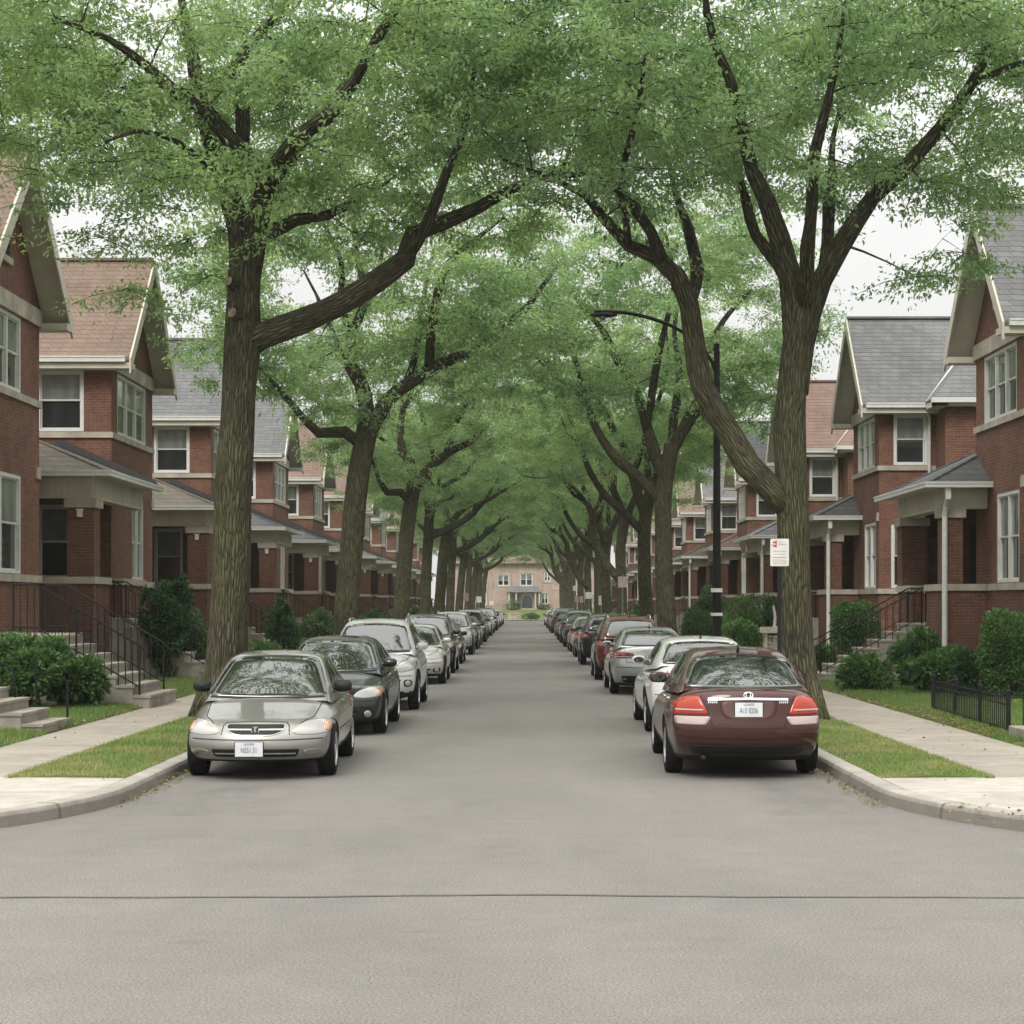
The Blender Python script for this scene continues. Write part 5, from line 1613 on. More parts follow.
# compact saloon
A = dict(W=.865, wb=2.60, fo=.86, ro=.98, r=.305,
  zt=[(-.90,.60),(-.75,.645),(-.5,.70),(-.1,.79),(.42,.885),(1.0,.90),(2.2,.925),(2.9,.945),(3.3,.94),(3.6,.90)],
  gh=dict(roof=[(.34,.85),(.62,1.02),(.92,1.20),(1.12,1.305),(1.35,1.365),(1.75,1.385),(2.2,1.36),(2.5,1.27),(2.85,1.05),(3.05,.91)],
          wr=[(.34,.70),(.7,.655),(1.1,.575),(1.5,.545),(2.2,.545),(2.6,.585),(3.05,.66)],
          belt=[(.34,.87),(1.2,.90),(2.2,.925),(3.05,.935)], wb=[(.34,.76),(1.2,.795),(2.2,.79),(3.05,.74)]),
  ws=[(-.71,.905),(-.525,1.315),(-.3,1.338),(0,1.345),(.3,1.338),(.525,1.315),(.71,.905),(.35,.89),(0,.885),(-.35,.89)],
  rw=[(-.64,.975),(-.51,1.295),(0,1.325),(.51,1.295),(.64,.975),(0,.965)],
  sw=[[(.72,.935),(1.22,1.285),(1.52,1.315),(1.62,1.31),(1.62,.945)],[(1.70,.945),(1.70,1.31),(2.18,1.295),(2.42,1.13),(2.50,.965)]],
  hl=[(.395,.545),(.42,.60),(.55,.665),(.70,.685),(.80,.665),(.835,.60),(.82,.535),(.68,.515),(.5,.515)],
  amber=[(.735,.56),(.74,.645),(.79,.65),(.825,.60),(.815,.545)],
  grille=[(-.335,.635),(.335,.635),(.31,.56),(.20,.515),(-.20,.515),(-.31,.56)], bars=(.5,),
  intake=[(-.50,.365),(.50,.365),(.46,.275),(-.46,.275)], fog=[(.54,.355),(.74,.36),(.70,.285),(.53,.275)],
  tl=[(.50,.70),(.52,.89),(.70,.89),(.83,.85),(.83,.71)], val=[(-.6,.33),(.6,.33),(.55,.26),(-.55,.26)],
  pf=(-.06,.365), pr=(0,.78), mir=(.86,1.0), mirm=M['black_plastic'], handles=[(1.45,.80),(2.38,.82)],
  moulding=[('side',[(.5,.50),(1.65,.50)]),('side',[(1.70,.50),(2.2,.50)])],
  lines=[('front',[(-.74,.472),(-.4,.468),(0,.466),(.4,.468),(.74,.472)]),('front',[(-.385,.52),(-.37,.62),(-.34,.655),(0,.665),(.34,.655),(.37,.62),(.385,.52)]),
     ('top',[(-.66,.34),(-.62,-.3),(-.48,-.62)]),('top',[(.66,.34),(.62,-.3),(.48,-.62)]),
     ('side',[(.58,.36),(.53,.6),(.62,.90)]),('side',[(1.66,.30),(1.66,.93)]),('side',[(2.22,.62),(2.42,.75),(2.5,.93)]),('side',[(.58,.33),(1.66,.29),(2.2,.31)]),
     ('rear',[(-.62,.92),(-.47,.62),(.47,.62),(.62,.92)]),('rear',[(-.76,.56),(.76,.56)])], spokes=7, num='N551 51', lowtrim=.235)
# large saloon (its tail is the maroon one)
B = dict(W=.905, wb=2.76, fo=.95, ro=1.10, r=.325,
  zt=[(-1.0,.68),(-.8,.735),(-.5,.79),(0,.87),(.5,.93),(1.2,.95),(2.2,.98),(3.0,1.02),(3.5,1.04),(3.86,1.02)],
  gh=dict(roof=[(.42,.91),(.75,1.08),(1.05,1.25),(1.3,1.37),(1.55,1.425),(1.95,1.445),(2.4,1.42),(2.75,1.33),(3.1,1.15),(3.36,1.0)],
          wr=[(.42,.72),(.8,.665),(1.25,.585),(1.6,.56),(2.4,.56),(2.8,.60),(3.36,.68)],
          belt=[(.42,.92),(1.2,.955),(2.2,.985),(3.36,1.02)], wb=[(.42,.79),(1.2,.825),(2.3,.825),(3.36,.77)]),
  ws=[(-.73,.965),(-.545,1.365),(-.3,1.395),(0,1.402),(.3,1.395),(.545,1.365),(.73,.965),(.36,.948),(0,.942),(-.36,.948)],
  rw=[(-.695,1.045),(-.55,1.345),(-.3,1.375),(0,1.385),(.3,1.375),(.55,1.345),(.695,1.045),(.35,1.035),(0,1.032),(-.35,1.035)],
  sw=[[(.82,.995),(1.34,1.34),(1.62,1.375),(1.78,1.37),(1.78,1.01)],[(1.86,1.01),(1.86,1.37),(2.35,1.355),(2.52,1.31),(2.62,1.03)],[(2.68,1.035),(2.58,1.28),(2.80,1.15),(2.90,1.045)]],
  hl=[(.44,.60),(.50,.68),(.70,.75),(.83,.74),(.87,.66),(.84,.60),(.62,.575)],
  amber=[(.755,.61),(.76,.70),(.82,.70),(.85,.655),(.83,.615)],
  grille=[(-.40,.70),(.40,.70),(.36,.58),(-.36,.58)], bars=(.3,.62), intake=[(-.52,.42),(.52,.42),(.46,.28),(-.46,.28)],
  fog=[(.58,.40),(.76,.40),(.72,.29),(.58,.28)], foglamp=True,
  tl=[(.455,.745),(.485,.83),(.555,.96),(.66,.955),(.78,.915),(.845,.85),(.85,.745)], rv=[(.42,.725),(.83,.725),(.82,.635),(.48,.63)],  # rv: outline of the painted bumper reflection
  val=[(-.66,.395),(.66,.395),(.62,.29),(-.62,.29)],
  pf=(0,.46), pr=(0,.805), mir=(.98,1.06), handles=[(1.62,.86),(2.58,.88)], hm=M['chrome'],
  chrome_rear=[[(-.45,.915),(0,.925),(.45,.915)]], recess=[(-.33,.905),(.33,.905),(.32,.76),(.24,.695),(-.24,.695),(-.32,.76)],
  lines=[('front',[(-.80,.54),(0,.53),(.80,.54)]),('top',[(-.70,.4),(-.66,-.3),(-.5,-.72)]),('top',[(.70,.4),(.66,-.3),(.5,-.72)]),
     ('side',[(.68,.36),(.62,.6),(.72,.96)]),('side',[(1.82,.30),(1.82,1.0)]),('side',[(2.36,.62),(2.56,.78),(2.66,1.02)]),('side',[(.68,.33),(1.8,.29),(2.36,.31)]),
     ('rear',[(-.55,1.0),(-.44,.72),(-.40,.60),(0,.585),(.40,.60),(.44,.72),(.55,1.0)]),('rear',[(-.80,.50),(-.4,.475),(0,.47),(.4,.475),(.80,.50)]),('rear',[(-.72,.41),(0,.40),(.72,.41)])],
  aerial=(0,2.52), spokes=10, num='A15 8206', lowtrim=.27, rprof=[.14,.02,.0,.05,.07,.11])
# newer fastback saloon
C_ = dict(W=.915, wb=2.78, fo=.92, ro=1.05, r=.335,
  zt=[(-1.0,.70),(-.8,.755),(-.5,.81),(0,.89),(.5,.95),(1.2,.965),(2.2,.995),(3.0,1.05),(3.5,1.08),(3.86,1.06)],
  gh=dict(roof=[(.36,.92),(.72,1.10),(1.05,1.27),(1.3,1.38),(1.6,1.44),(2.0,1.455),(2.5,1.42),(2.9,1.32),(3.2,1.2),(3.5,1.05)],
          wr=[(.36,.73),(.8,.67),(1.25,.59),(1.6,.565),(2.4,.565),(2.9,.605),(3.5,.69)],
          belt=[(.36,.93),(1.2,.97),(2.2,1.0),(3.5,1.06)], wb=[(.36,.80),(1.2,.835),(2.3,.835),(3.5,.77)]),
  ws=[(-.74,.975),(-.55,1.375),(-.3,1.403),(0,1.41),(.3,1.403),(.55,1.375),(.74,.975),(.36,.958),(0,.952),(-.36,.958)],
  rw=[(-.685,1.10),(-.55,1.36),(-.3,1.388),(0,1.397),(.3,1.388),(.55,1.36),(.685,1.10),(.35,1.09),(0,1.088),(-.35,1.09)],
  sw=[[(.80,1.01),(1.34,1.35),(1.62,1.385),(1.80,1.38),(1.80,1.025)],[(1.88,1.025),(1.88,1.38),(2.35,1.365),(2.62,1.29),(2.75,1.05)]],
  hl=[(.42,.64),(.50,.69),(.70,.745),(.84,.745),(.87,.69),(.80,.645),(.6,.615)],
  grille=[(-.42,.71),(.42,.71),(.36,.56),(-.36,.56)], bars=(.25,.5,.75), intake=[(-.55,.40),(.55,.40),(.46,.27),(-.46,.27)],
  fog=[(.60,.42),(.80,.42),(.76,.31),(.60,.30)], foglamp=True,
  tl=[(.40,.82),(.42,.92),(.60,.955),(.80,.95),(.87,.92),(.87,.83),(.7,.805)], tlm='lens_darkred',
  val=[(-.70,.43),(.70,.43),(.64,.28),(-.64,.28)], pf=(0,.46), pr=(0,.80), mir=(.96,1.07), handles=[(1.62,.88),(2.60,.90)],
  lines=[('front',[(-.80,.54),(0,.53),(.80,.54)]),('top',[(-.70,.36),(-.66,-.3),(-.5,-.72)]),('top',[(.70,.36),(.66,-.3),(.5,-.72)]),
     ('side',[(.68,.36),(.62,.6),(.72,.97)]),('side',[(1.84,.30),(1.84,1.01)]),('side',[(2.40,.62),(2.60,.78),(2.70,1.04)]),('side',[(.68,.33),(1.8,.29),(2.40,.31)]),
     ('rear',[(-.62,1.02),(-.58,.72),(0,.70),(.58,.72),(.62,1.02)]),('rear',[(-.80,.62),(0,.60),(.80,.62)])],
  aerial=(0,2.5), spokes=5, num='BK3 7418', lowtrim=.27)
# tall crossover
S = dict(W=.925, wb=2.67, fo=.90, ro=.90, r=.35, zb=.23,
  zt=[(-.95,.83),(-.75,.90),(-.5,.95),(0,1.02),(.45,1.07),(1.2,1.09),(2.2,1.12),(3.0,1.14),(3.4,1.13),(3.6,1.10)],
  gh=dict(roof=[(.30,1.04),(.62,1.24),(.9,1.43),(1.15,1.575),(1.45,1.655),(1.9,1.68),(2.6,1.665),(3.1,1.60),(3.28,1.50),(3.44,1.28),(3.53,1.09)],
          wr=[(.30,.74),(.7,.69),(1.15,.62),(1.6,.60),(2.8,.60),(3.3,.615),(3.53,.66)],
          belt=[(.30,1.05),(1.2,1.09),(2.2,1.12),(3.53,1.13)], wb=[(.30,.80),(1.2,.845),(2.4,.845),(3.53,.77)]),
  ws=[(-.745,1.10),(-.585,1.56),(-.3,1.60),(0,1.61),(.3,1.60),(.585,1.56),(.745,1.10),(.36,1.082),(0,1.076),(-.36,1.082)],
  rw=[(-.67,1.15),(-.585,1.54),(0,1.575),(.585,1.54),(.67,1.15),(0,1.14)],
  sw=[[(.72,1.13),(1.2,1.53),(1.5,1.59),(1.72,1.60),(1.72,1.15)],[(1.80,1.15),(1.80,1.60),(2.45,1.58),(2.52,1.18)],[(2.60,1.19),(2.56,1.57),(2.98,1.52),(3.12,1.24)]],
  hl=[(.43,.76),(.52,.83),(.72,.91),(.85,.93),(.88,.84),(.84,.76),(.6,.72)],
  grille=[(-.40,.84),(.40,.84),(.34,.70),(-.34,.70)], bars=(.3,.7), intake=[(-.62,.60),(.62,.60),(.5,.36),(-.5,.36)],
  fog=[(.66,.60),(.82,.58),(.80,.46),(.66,.45)], foglamp=True,
  tl=[(.62,.90),(.62,1.08),(.70,1.12),(.86,1.10),(.88,.96),(.80,.89)], val=[(-.78,.56),(.78,.56),(.7,.36),(-.7,.36)],
  pf=(0,.62), pr=(0,.84), mir=(.88,1.18), handles=[(1.52,1.0),(2.42,1.02)],
  lines=[('front',[(-.80,.66),(0,.65),(.80,.66)]),('top',[(-.72,.3),(-.68,-.3),(-.52,-.68)]),('top',[(.72,.3),(.68,-.3),(.52,-.68)]),
     ('side',[(.66,.42),(.60,.7),(.68,1.09)]),('side',[(1.76,.36),(1.76,1.13)]),('side',[(2.26,.72),(2.46,.9),(2.54,1.15)]),('side',[(.66,.38),(1.8,.35),(2.26,.36)]),
     ('rear',[(-.60,1.1),(-.58,.64),(0,.62),(.58,.64),(.60,1.1)]),('rear',[(-.80,.6),(0,.58),(.80,.6)])],
  rails=.56, aerial=(0,2.9), spokes=5, num='R72 4480', lowtrim=.36, arch=.42, rc=.18)

protoA = car(A, PAINTS['champagne']); protoB = car(B, PAINTS['maroon']); protoC = car(C_, PAINTS['silver']); protoS = car(S, PAINTS['white'])
PR = {'A': (protoA, 'champagne', A), 'B': (protoB, 'maroon', B), 'C': (protoC, 'silver', C_), 'S': (protoS, 'white', S)}
used = set()
def park(kind, paint, x, axle, rear, label, yaw=0):
    """axle: distance of the axle nearest the camera"""
    p, base, P = PR[kind]
    if paint == base and kind not in used: o = p; used.add(kind)
    else: o = copy_tree(p, None, {'paint_'+base: PAINTS[paint]})
    o.rotation_euler.z = (math.pi if rear else 0) + R(yaw)
    o.location = (x, axle + (P['wb'] if rear else 0), 0)
    tag(o, label, 'car', 'cars parked along the kerb'); return o
park('A', 'champagne', -3.05, 21.1, 0, 'champagne silver saloon facing the camera at the front of the left row', 1.2)
sk = MB()
park('B', 'green', -3.02, 27.9, 0, 'very dark saloon right behind the champagne silver car')
park('S', 'white', -2.9, 34.2, 0, 'white crossover with roof rails, third car in the left row')
L_ = [('C','pearl',-2.86,45.3,'pale silver saloon after the gap behind the white crossover'),
 ('S','black',-2.9,52.2,'black crossover, fifth car in the left row'),
 ('A','graphite',-2.9,60.5,'dark grey saloon, sixth car in the left row'),
 ('S','silver',-2.9,71,'silver crossover, seventh car in the left row'),
 ('C','graphite',-2.92,79.5,'dark grey fastback, eighth car in the left row'),
 ('A','blue',-2.92,87,'dark blue saloon, ninth car in the left row'),
 ('S','graphite',-2.9,95,'dark grey crossover, tenth car in the left row'),
 ('B','black',-2.95,104,'black saloon, eleventh car in the left row'),
 ('C','silver',-2.92,113,'silver saloon, twelfth car in the left row'),
 ('A','white',-2.9,124,'white saloon, thirteenth car in the left row'),
 ('S','black',-2.9,135,'black crossover, fourteenth car in the left row'),
 ('B','silver',-2.9,148,'silver saloon, fifteenth car in the left row'),
 ('C','white',-2.9,161,'white fastback, sixteenth car in the left row'),
 ('A','silver',-2.85,177,'silver saloon, farthest car in the left row')]
for k, pt, x, y, lab in L_: park(k, pt, x, y, 0, lab, rt.uniform(-.5, .5))
park('B', 'maroon', 2.62, 21.4, 1, 'maroon saloon seen from behind at the front of the right row', -1.2)
park('C', 'white', 2.80, 28.3, 1, 'white saloon directly ahead of the maroon car')
park('C', 'silver', 2.82, 40.3, 1, 'silver saloon with dark tail lights, third car in the right row')
R_L = [('S','red',2.78,47.6,'dark red crossover ahead of the silver saloon in the right row'),
 ('S','black',2.78,59.5,'black crossover, fifth car in the right row'),
 ('A','graphite',2.76,68,'dark grey saloon, sixth car in the right row'),
 ('B','pearl',2.78,75.5,'pale silver saloon, seventh car in the right row'),
 ('C','black',2.76,84,'black fastback, eighth car in the right row'),
 ('S','blue',2.76,92,'dark blue crossover, ninth car in the right row'),
 ('B','graphite',2.76,100.5,'dark grey saloon, tenth car in the right row'),
 ('A','red',2.78,111,'dark red saloon, eleventh car in the right row'),
 ('S','graphite',2.76,123.5,'dark grey crossover, twelfth car in the right row'),
 ('S','silver',2.76,134,'silver crossover, thirteenth car in the right row'),
 ('C','black',2.76,148,'black fastback, fourteenth car in the right row'),
 ('A','white',2.76,168,'white saloon, farthest car in the right row')]
for k, pt, x, y, lab in R_L: park(k, pt, x, y, 1, lab, rt.uniform(-.5, .5))

# ------------------------------------------------------------------ street furniture
def px3(px, py, y): s = F/y; return ((px-CX)/s, y, CH+(CY-py)/s)
# lamp post with its long curved arm
lp = empty('street_lamp', (3.92, 36.6, .14)); tag(lp, 'tall dark lamp post with a long curved arm reaching over the road', 'street lamp')
mb = MB(); mb.tube([(0,0,-.1),(0,0,.5),(0,0,.52),(0,0,7.15)], [.12,.115,.092,.06], 14); mb.build('post', M['iron'], lp, smooth=False)
mb = MB(); mb.lathe([(.17,-.02),(.17,.1),(.14,.16),(.14,.45),(.11,.5)], 14); mb.build('base', M['iron'], lp)
pts = [(712,362),(703,348),(690,337),(672,326),(650,318),(628,313),(608,311.5),(594,312)]
s = F/36.6
arm = [((px-CX)/s-3.92, 0, CH+(CY-py)/s-.14) for px, py in pts]
P_, R2_ = catmull([(0,0,6.55)]+arm, [.05]+[.038]*len(arm), .2)
mb = MB(); mb.tube(P_, R2_, 8); mb.build('arm', M['iron'], lp, smooth=True)
e = arm[-1]
mb = MB(); hx, hz = e[0]+.36, e[2]-.03
rr = [(0,-.02),(.055,.0),(.09,.12),(.10,.25),(.085,.42),(.05,.52),(0,.55)]
rings = []
for r_, d in rr:
    ring = []
    for j in range(12):
        a = 2*math.pi*j/12; ring.append(mb.P((hx+.1-d, r_*1.0*math.cos(a), hz-.03+r_*.55*math.sin(a))))
    rings.append(ring)
for a, b in zip(rings, rings[1:]):
    for j in range(12): mb.f.append([a[j], a[(j+1)%12], b[(j+1)%12], b[j]]); mb.m.append(0)
hd = mb.build('lamp_head', M['iron'], lp, smooth=True)
mb = MB(); mb.lathe([(.075,-.0),(.07,-.05),(.04,-.085),(0,-.09)], 12, 'z', (hx-.18,0,hz-.05)); mb.build('lens', M['lens_smoke'], hd, smooth=True)
mb = MB(); mb.tube([(0,0,2.1),(0,0,2.18)], .118, 14); mb.tube([(0,0,1.62),(0,0,1.68)], .12, 14); mb.build('band', M['sticker'], lp)

# signs on posts
M['sign_white'] = simple('sign_white', (.66,.65,.62), .45)
M['sign_red'] = simple('sign_red', (.5,.045,.03), .5)
M['sign_grey'] = simple('sign_grey', (.42,.40,.39), .5)
M['sign_pink'] = simple('sign_faded', (.60,.46,.43), .5)
M['galv'] = simple('galvanised_post', (.23,.24,.23), .5, metal=.5)
def sign(name, label, x, y, zc, w, h, near=False, mat='sign_white', group='parking signs along the kerbs', post=True, top=None, pm='galv'):
    r = empty(name, (x, y, .14)); tag(r, label, 'sign', group)
    zz = zc-.14
    mb = MB()
    q = [(-w/2,-h/2),(w/2,-h/2),(w/2,h/2),(-w/2,h/2)]
    q = chaikin(q, 3) if False else q
    c = .022 if near else .0
    if c: 
        q = []
        for sx, sy in ((-1,-1),(1,-1),(1,1),(-1,1)):
            for k in range(5):
                a = {(-1,-1):math.pi,(1,-1):1.5*math.pi,(1,1):0,(-1,1):.5*math.pi}[(sx,sy)] + k*math.pi/8
                q.append((sx*(w/2-c)+c*math.cos(a), sy*(h/2-c)+c*math.sin(a)))
    mb.prism([(u, -.035, zz+v) for u, v in q], (0, .004, 0))
    pl = mb.build('sign_plate', M[mat], r)
    mb = MB(); mb.box(-.028, .028, -.028, .02, -.2, (top or zz+h/2+.05)); mb.build('post', M[pm], r)
    if near:
        m = MB(); y0 = -.0385
        def bar(u0, u1, v0, v1, mi): m.box(u0*w, u1*w, y0, y0+.003, zz+v0*h, zz+v1*h, mi)
        # red emblem: a broken ring with a tail
        ox, oz = -.28*w, zz+.305*h
        for a0, a1 in ((.2, 2.6), (3.3, 6.0)):
            o_ = [(ox+.105*w*math.cos(a0+(a1-a0)*k/10), oz+.10*h*math.sin(a0+(a1-a0)*k/10)) for k in range(11)]
            i_ = [(ox+.052*w*math.cos(a0+(a1-a0)*k/10), oz+.045*h*math.sin(a0+(a1-a0)*k/10)) for k in range(11)]
            for k in range(10): m.prism([(o_[k][0],y0,o_[k][1]),(o_[k+1][0],y0,o_[k+1][1]),(i_[k+1][0],y0,i_[k+1][1]),(i_[k][0],y0,i_[k][1])], (0,.003,0), 0)
        m.prism([(ox+.05*w,y0-.0005,oz-.12*h),(ox+.12*w,y0-.0005,oz-.12*h),(ox+.12*w,y0-.0005,oz+.13*h),(ox+.06*w,y0-.0005,oz+.13*h)], (0,.003,0), 0)
        bar(-.37,.37,-.185,-.17,0)
        for k in range(6): bar(-.05+k*.075, -.05+k*.075+.05, .27, .31, 1)
        for k in range(5): bar(-.03+k*.08, -.03+k*.08+.05, .36, .385, 1)
        for k in range(8): bar(-.36+k*.09, -.36+k*.09+.06, .02, .07, 1)
        for k in range(7): bar(-.33+k*.095, -.33+k*.095+.06, -.08, -.04, 1)
        for k in range(8): bar(-.36+k*.09, -.36+k*.09+.05, -.30, -.26, 1)
        bar(-.37,.37,-.355,-.345,0)
        for k in range(7): bar(-.35+k*.1, -.35+k*.1+.05, -.43, -.385, 1)
        m.build('lettering', [M['sign_red'], M['sign_grey']], pl)
    return r
sign('parking_sign', 'white parking sign with a red emblem in front of the forked right kerb tree', 3.915, 27.6, 2.79, .285, .42, True, pm='iron')
def fsign(px, py, wpx, hpx, y, lab, mat='sign_white'):
    x, _, z = px3(px, py, y); s = F/y; return sign('kerb_sign', lab, x, y, z, wpx/s, hpx/s, False, mat)
fsign(622.5, 582, 9, 11, 69, 'square white sign in front of the third right kerb tree', 'sign_pink')
fsign(589, 595.5, 7, 6.5, 112, 'wide white sign in the cluster far down the right kerb')
fsign(576.7, 599.3, 4.2, 6, 125, 'small faded sign at the left of the far cluster on the right kerb', 'sign_pink')
fsign(581.5, 599.5, 3.6, 6.5, 122, 'small pink sign next to the faded one on the right kerb', 'sign_pink')
fsign(594, 599, 4, 5.5, 106, 'small white sign just right of the wide far sign')
fsign(601.2, 600.5, 5.5, 9.5, 98, 'tall pale sign leaning by a far right kerb tree')
fsign(574.6, 588.3, 3.6, 5.2, 128, 'small white sign high on a post far down the right kerb')
fsign(466, 597, 5.5, 8, 104, 'pale sign between far trees on the left kerb', 'sign_pink')
fsign(479, 599.5, 5, 6, 118, 'white sign between the farthest trees on the left kerb')
fsign(491.5, 603, 4, 4, 150, 'small white sign at the far end of the left kerb')

# low iron fence in front of the nearest right yard
fe = empty('iron_fence', (6.72, 25.2, .15)); tag(fe, 'low black iron picket fence along the right sidewalk', 'fence')
fa, fb = Vector((.06, 0, 0)), Vector((.26, 5.5, 0))
for k in range(4):
    p = fa.lerp(fb, k/3); mb = MB(); mb.box(p.x-.028, p.x+.028, p.y-.028, p.y+.028, -.2, .60); mb.box(p.x-.036, p.x+.036, p.y-.036, p.y+.036, .60, .625)
    mb.lathe([(.05,.63),(.028,.66),(.03,.69),(0,.72)], 8, 'z', (p.x, p.y, 0)); mb.build('post', M['iron'], fe)
for k in range(3):
    mb = MB(); a = fa.lerp(fb, k/3); b = fa.lerp(fb, (k+1)/3)
    for z in (.10, .44, .54): mb.tube([a+Vector((0,.046,z)), b+Vector((0,-.046,z))], .013, 5)
    for j in range(1, 15):
        p = a.lerp(b, j/15); mb.tube([p+Vector((0,0,.03)), p+Vector((0,0,.57))], .009, 5)
    mb.build('picket_panel', M['iron'], fe)
mb = MB()
a = fa.copy()
for z in (.10, .54): mb.tube([a+Vector((.046,0,z)), a+Vector((1.6,.45,z))], .013, 5)
for j in range(1, 7):
    p = a.lerp(a+Vector((1.6,.45,0)), j/7); mb.tube([p+Vector((0,0,-.1 if j in (3,) else .03)), p+Vector((0,0,.57))], .022 if j == 3 else .009, 5)
mb.build('picket_panel', M['iron'], fe)
# step of the next house by the fence
mb = MB(); mb.box(6.66, 8.4, 23.2, 24.75, .05, .33); mb.box(6.98, 8.4, 23.2, 24.75, .33, .5)
mb.box(7.3, 8.4, 23.2, 24.75, .5, .67)
tag(bevel(mb.build('stone_step', M['concrete_step']), .015), 'worn concrete steps beside the iron fence at the right picture edge', 'steps')
# steps at the left picture edge
ls = empty('stone_steps', (0, 0, 0)); tag(ls, 'concrete garden steps at the left picture edge', 'steps')
mb = MB()
for i in range(4):
    xa = -6.86-i*.30; mb.box(xa-(.30 if i < 3 else 1.4), xa, 25.6, 27.1, .0, .25+i*.155); mb.box(xa-(.30 if i < 3 else 1.4), xa+.02, 25.58, 27.12, .25+i*.155, .29+i*.155)
mb.build('step', M['concrete_step'], ls)
mb = MB(); mb.tube([(-9,27.0,1.6),(-7.75,27.0,1.08),(-7.66,27.0,1.0),(-7.62,27.0,.45)], .02, 6); mb.build('handrail', M['iron'], ls, smooth=True)
# thin stakes of a missing wire fence
for k, (x, y, h) in enumerate(((-7.75, 28.6, .95), (-6.95, 27.4, .62))):
    mb = MB(); mb.tube([(0,0,-.1),(0,0,h)], .02, 6); mb.tube([(0,0,h-.02),(0,0,h+.02)], .03, 6); o = mb.build('fence_stake', M['iron'], smooth=False); o.location = (x, y, .2)
    tag(o, ['dark metal stake on the lawn in front of the left bushes', 'short metal stake beside the left garden steps'][k], 'stake', 'stakes on the left lawn')
# wooden bird table in the second right yard
bt = empty('bird_table', (6.62, 47.5, .24)); tag(bt, 'weathered wooden bird table beside clipped bushes', 'bird table')
M['oldwood'] = simple('weathered_wood', (.33,.29,.24), .9, var=.35, scale=3, bump=.3)
mb = MB(); mb.box(-.32,.42,-.25,.25,1.02,1.09); mb.box(-.36,.46,-.29,-.25,1.0,1.15); mb.box(-.36,.46,.25,.29,1.0,1.15); mb.build('tray', M['oldwood'], bt)
for x, y in ((-.24,-.18),(.36,-.18),(-.24,.18),(.36,.18)):
    mb = MB(); mb.tube([(x*1.12,y*1.1,-.1),(x,y,1.02)], [.04,.035], 6); mb.build('leg', M['oldwood'], bt)
mb = MB(); mb.box(-.24,.36,-.2,-.16,.28,.35); mb.box(-.24,.36,.16,.2,.28,.35); mb.build('rung', M['oldwood'], bt)
mb = MB(); mb.tube([(-.02,.0,1.09),(.01,.0,1.4),(-.04,0,1.72)], [.045,.04,.03], 7); mb.build('pole', M['oldwood'], bt)
mb = MB(); mb.tube([(.02,0,1.12),(.3,.05,1.35),(.46,.05,1.42)], [.03,.025,.015], 6); mb.build('perch', M['oldwood'], bt)

# ------------------------------------------------------------------ planting
def S_(name, lab, px, pyb, y, wpx, hpx, n, seed, mat, leaf, **kw):
    s = F/y; x = (px-CX)/s; z = max(.12, CH+(CY-pyb)/s)
    return shrub(name, lab, kw.pop('cat', 'shrub'), x, y, wpx/s, wpx/s*kw.pop('dr', .85), hpx/s, n, seed, mat, leaf, z=min(z, .26), **kw)
S_('evergreen_bush', 'tall dark evergreen bush between the iron railing and the big left tree', 166, 676, 43, 50, 98, 15000, 41, M['yew'], .095, lobes=11)
S_('bush', 'round green bush between the evergreen and the big left tree', 192, 668, 46, 46, 60, 9000, 42, M['shrub'], .09)
S_('bush', 'broad leafy bush at the left picture edge beside the garden steps', 22, 704, 30.5, 92, 72, 16000, 43, M['shrub'], .11, lobes=11)
S_('bush', 'loose leafy bush in front of the nearest stone stairs', 72, 700, 31.2, 58, 48, 9000, 44, M['shrub'], .11, lobes=9)
S_('bush', 'taller bush behind the broad one at the left picture edge', 30, 668, 34, 70, 60, 9000, 45, M['yew'], .1, lobes=6)
S_('bush', 'yellowish bush behind the roof of the champagne car, right of the big tree', 272, 664, 47, 44, 26, 5000, 46, M['shrub'], .09)
S_('evergreen_bush', 'small dark evergreen bush above the third left railing', 281, 640, 56, 32, 55, 6000, 47, M['yew'], .11, lobes=9)
S_('bush', 'bush in front of the porch with the slate roof', 315, 658, 57, 40, 48, 6000, 48, M['shrub'], .1)
S_('bush', 'bush between the second and third left kerb trees', 376, 645, 72, 34, 40, 5000, 49, M['yew'], .12)
S_('bush', 'pale green bush between the third and fourth left kerb trees', 410, 636, 88, 18, 30, 3000, 50, M['shrub'], .14)
# right
S_('bush', 'clipped round bush behind the right stair rails', 857, 668, 47.5, 58, 66, 15000, 51, M['shrub'], .075, lobes=7, shell=.75)
S_('bush', 'big clipped round bush at the right picture edge', 1010, 690, 33.5, 68, 88, 19000, 52, M['shrub'], .075, lobes=7, shell=.75)
S_('bush', 'loose bush at the foot of the right stairs', 868, 694, 37.6, 52, 34, 6500, 53, M['shrub'], .105, lobes=9)
S_('bush', 'bush against the side of the right stairs', 913, 690, 38.8, 46, 58, 8500, 54, M['shrub'], .105, lobes=9)
S_('leafy_plant', 'low broad leaved plant under the white downspout', 938, 690, 36.5, 66, 36, 3800, 55, M['shrub'], .17, lobes=6)
S_('bush', 'dark bush behind the iron fence', 972, 694, 35.0, 60, 44, 8000, 56, M['yew'], .10, lobes=9)
S_('bush', 'light green plant right of the forked tree trunk', 822, 680, 45, 26, 34, 3000, 57, M['shrub'], .10)
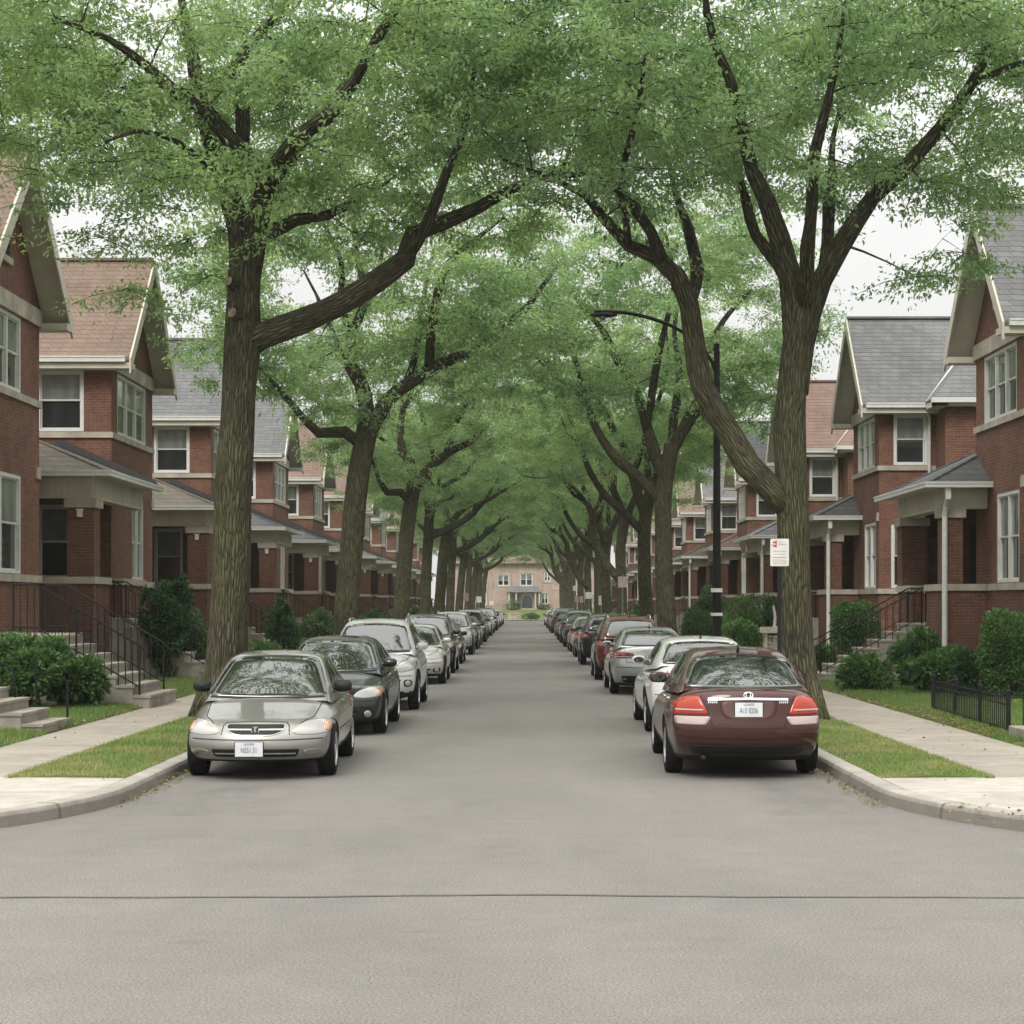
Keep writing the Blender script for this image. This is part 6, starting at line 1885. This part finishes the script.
for k, (px, pyb, y, wpx, hpx, lab) in enumerate(((700, 660, 60, 40, 52, 'leftmost low bush of the clipped group behind the lamp post'), (712, 640, 63, 44, 66, 'tall bush of the clipped group behind the lamp post'),
   (742, 655, 57, 42, 66, 'middle bush of the clipped group behind the lamp post'), (766, 650, 60, 46, 64, 'rightmost tall bush of the clipped group beside the forked tree'), (738, 672, 51.5, 48, 52, 'low rounded bush in front of the clipped group'))):
    S_('clipped_bush', lab, px, pyb, y, wpx, hpx, 8000, 60+k, M['shrub'], .085, lobes=6, shell=.76, group='clipped bushes by the lamp post')
S_('bush', 'bush between the second and third right kerb trees', 636, 640, 76, 20, 40, 3000, 66, M['shrub'], .13)
# ground cover and fallen leaves
def flat_leaves(name, regs, mat, leaf, seed, lab, cat):
    g = np.random.default_rng(seed); C = []
    for x0, x1, y0, y1, n, z in regs:
        C.append(np.stack([g.uniform(x0, x1, n), g.uniform(y0, y1, n), np.full(n, z)+g.uniform(0, .05, n)], 1))
    C = np.concatenate(C); n = len(C)
    a = g.uniform(0, 6.28, n); D = np.stack([np.cos(a), np.sin(a), g.uniform(-.1, .5, n)], 1)
    L = leaf*g.uniform(.6, 1.3, n)
    o = link_mesh(name, leaf_mesh(name, C, D, L, L*.6, mat, g)); tag(o, lab, cat, kind='stuff')
flat_leaves('ground_cover', [(6.42, 7.6, 24.8, 31.5, 3800, .17), (-7.0, -6.74, 27, 33, 500, .15), (SR-.03, SR+.12, 31, 44, 700, .15), (-6.9,-6.74,35,50,500,.15)], M['cover'], .05, 70, 'yellowish ground cover under the iron fence and along the sidewalk edges', 'ground cover')
flat_leaves('leaf_litter', [(XL+.01, XL+.16, 17.6, 24, 260, .004), (XR-.2, XR-.01, 17.6, 24, 280, .004), (XR+.05, XR+.9, 15.0, 16.6, 40, .15),(-6.7,-4.3,17,30,40,.15),(4,6.4,17,30,50,.15)], M['cover'], .045, 71, 'dry leaf litter in the gutters by the kerbs', 'leaf litter')

# ------------------------------------------------------------------ humid summer air
hz = MB(); hz.box(-75, 75, -45, 285, -1.2, 24)
ho = hz.build('haze', bpy.data.materials.new('haze_air')); tag(ho, kind='stuff')
hm = ho.data.materials[0]; hm.use_nodes = True; hn = hm.node_tree; hn.nodes.clear()
hout = hn.nodes.new('ShaderNodeOutputMaterial'); hv = hn.nodes.new('ShaderNodeVolumePrincipled')
hv.inputs['Color'].default_value = (.93, .95, .95, 1); hv.inputs['Density'].default_value = .00028; hv.inputs['Anisotropy'].default_value = .3
hn.links.new(hv.outputs[0], hout.inputs['Volume'])
c.volume_bounces = 1
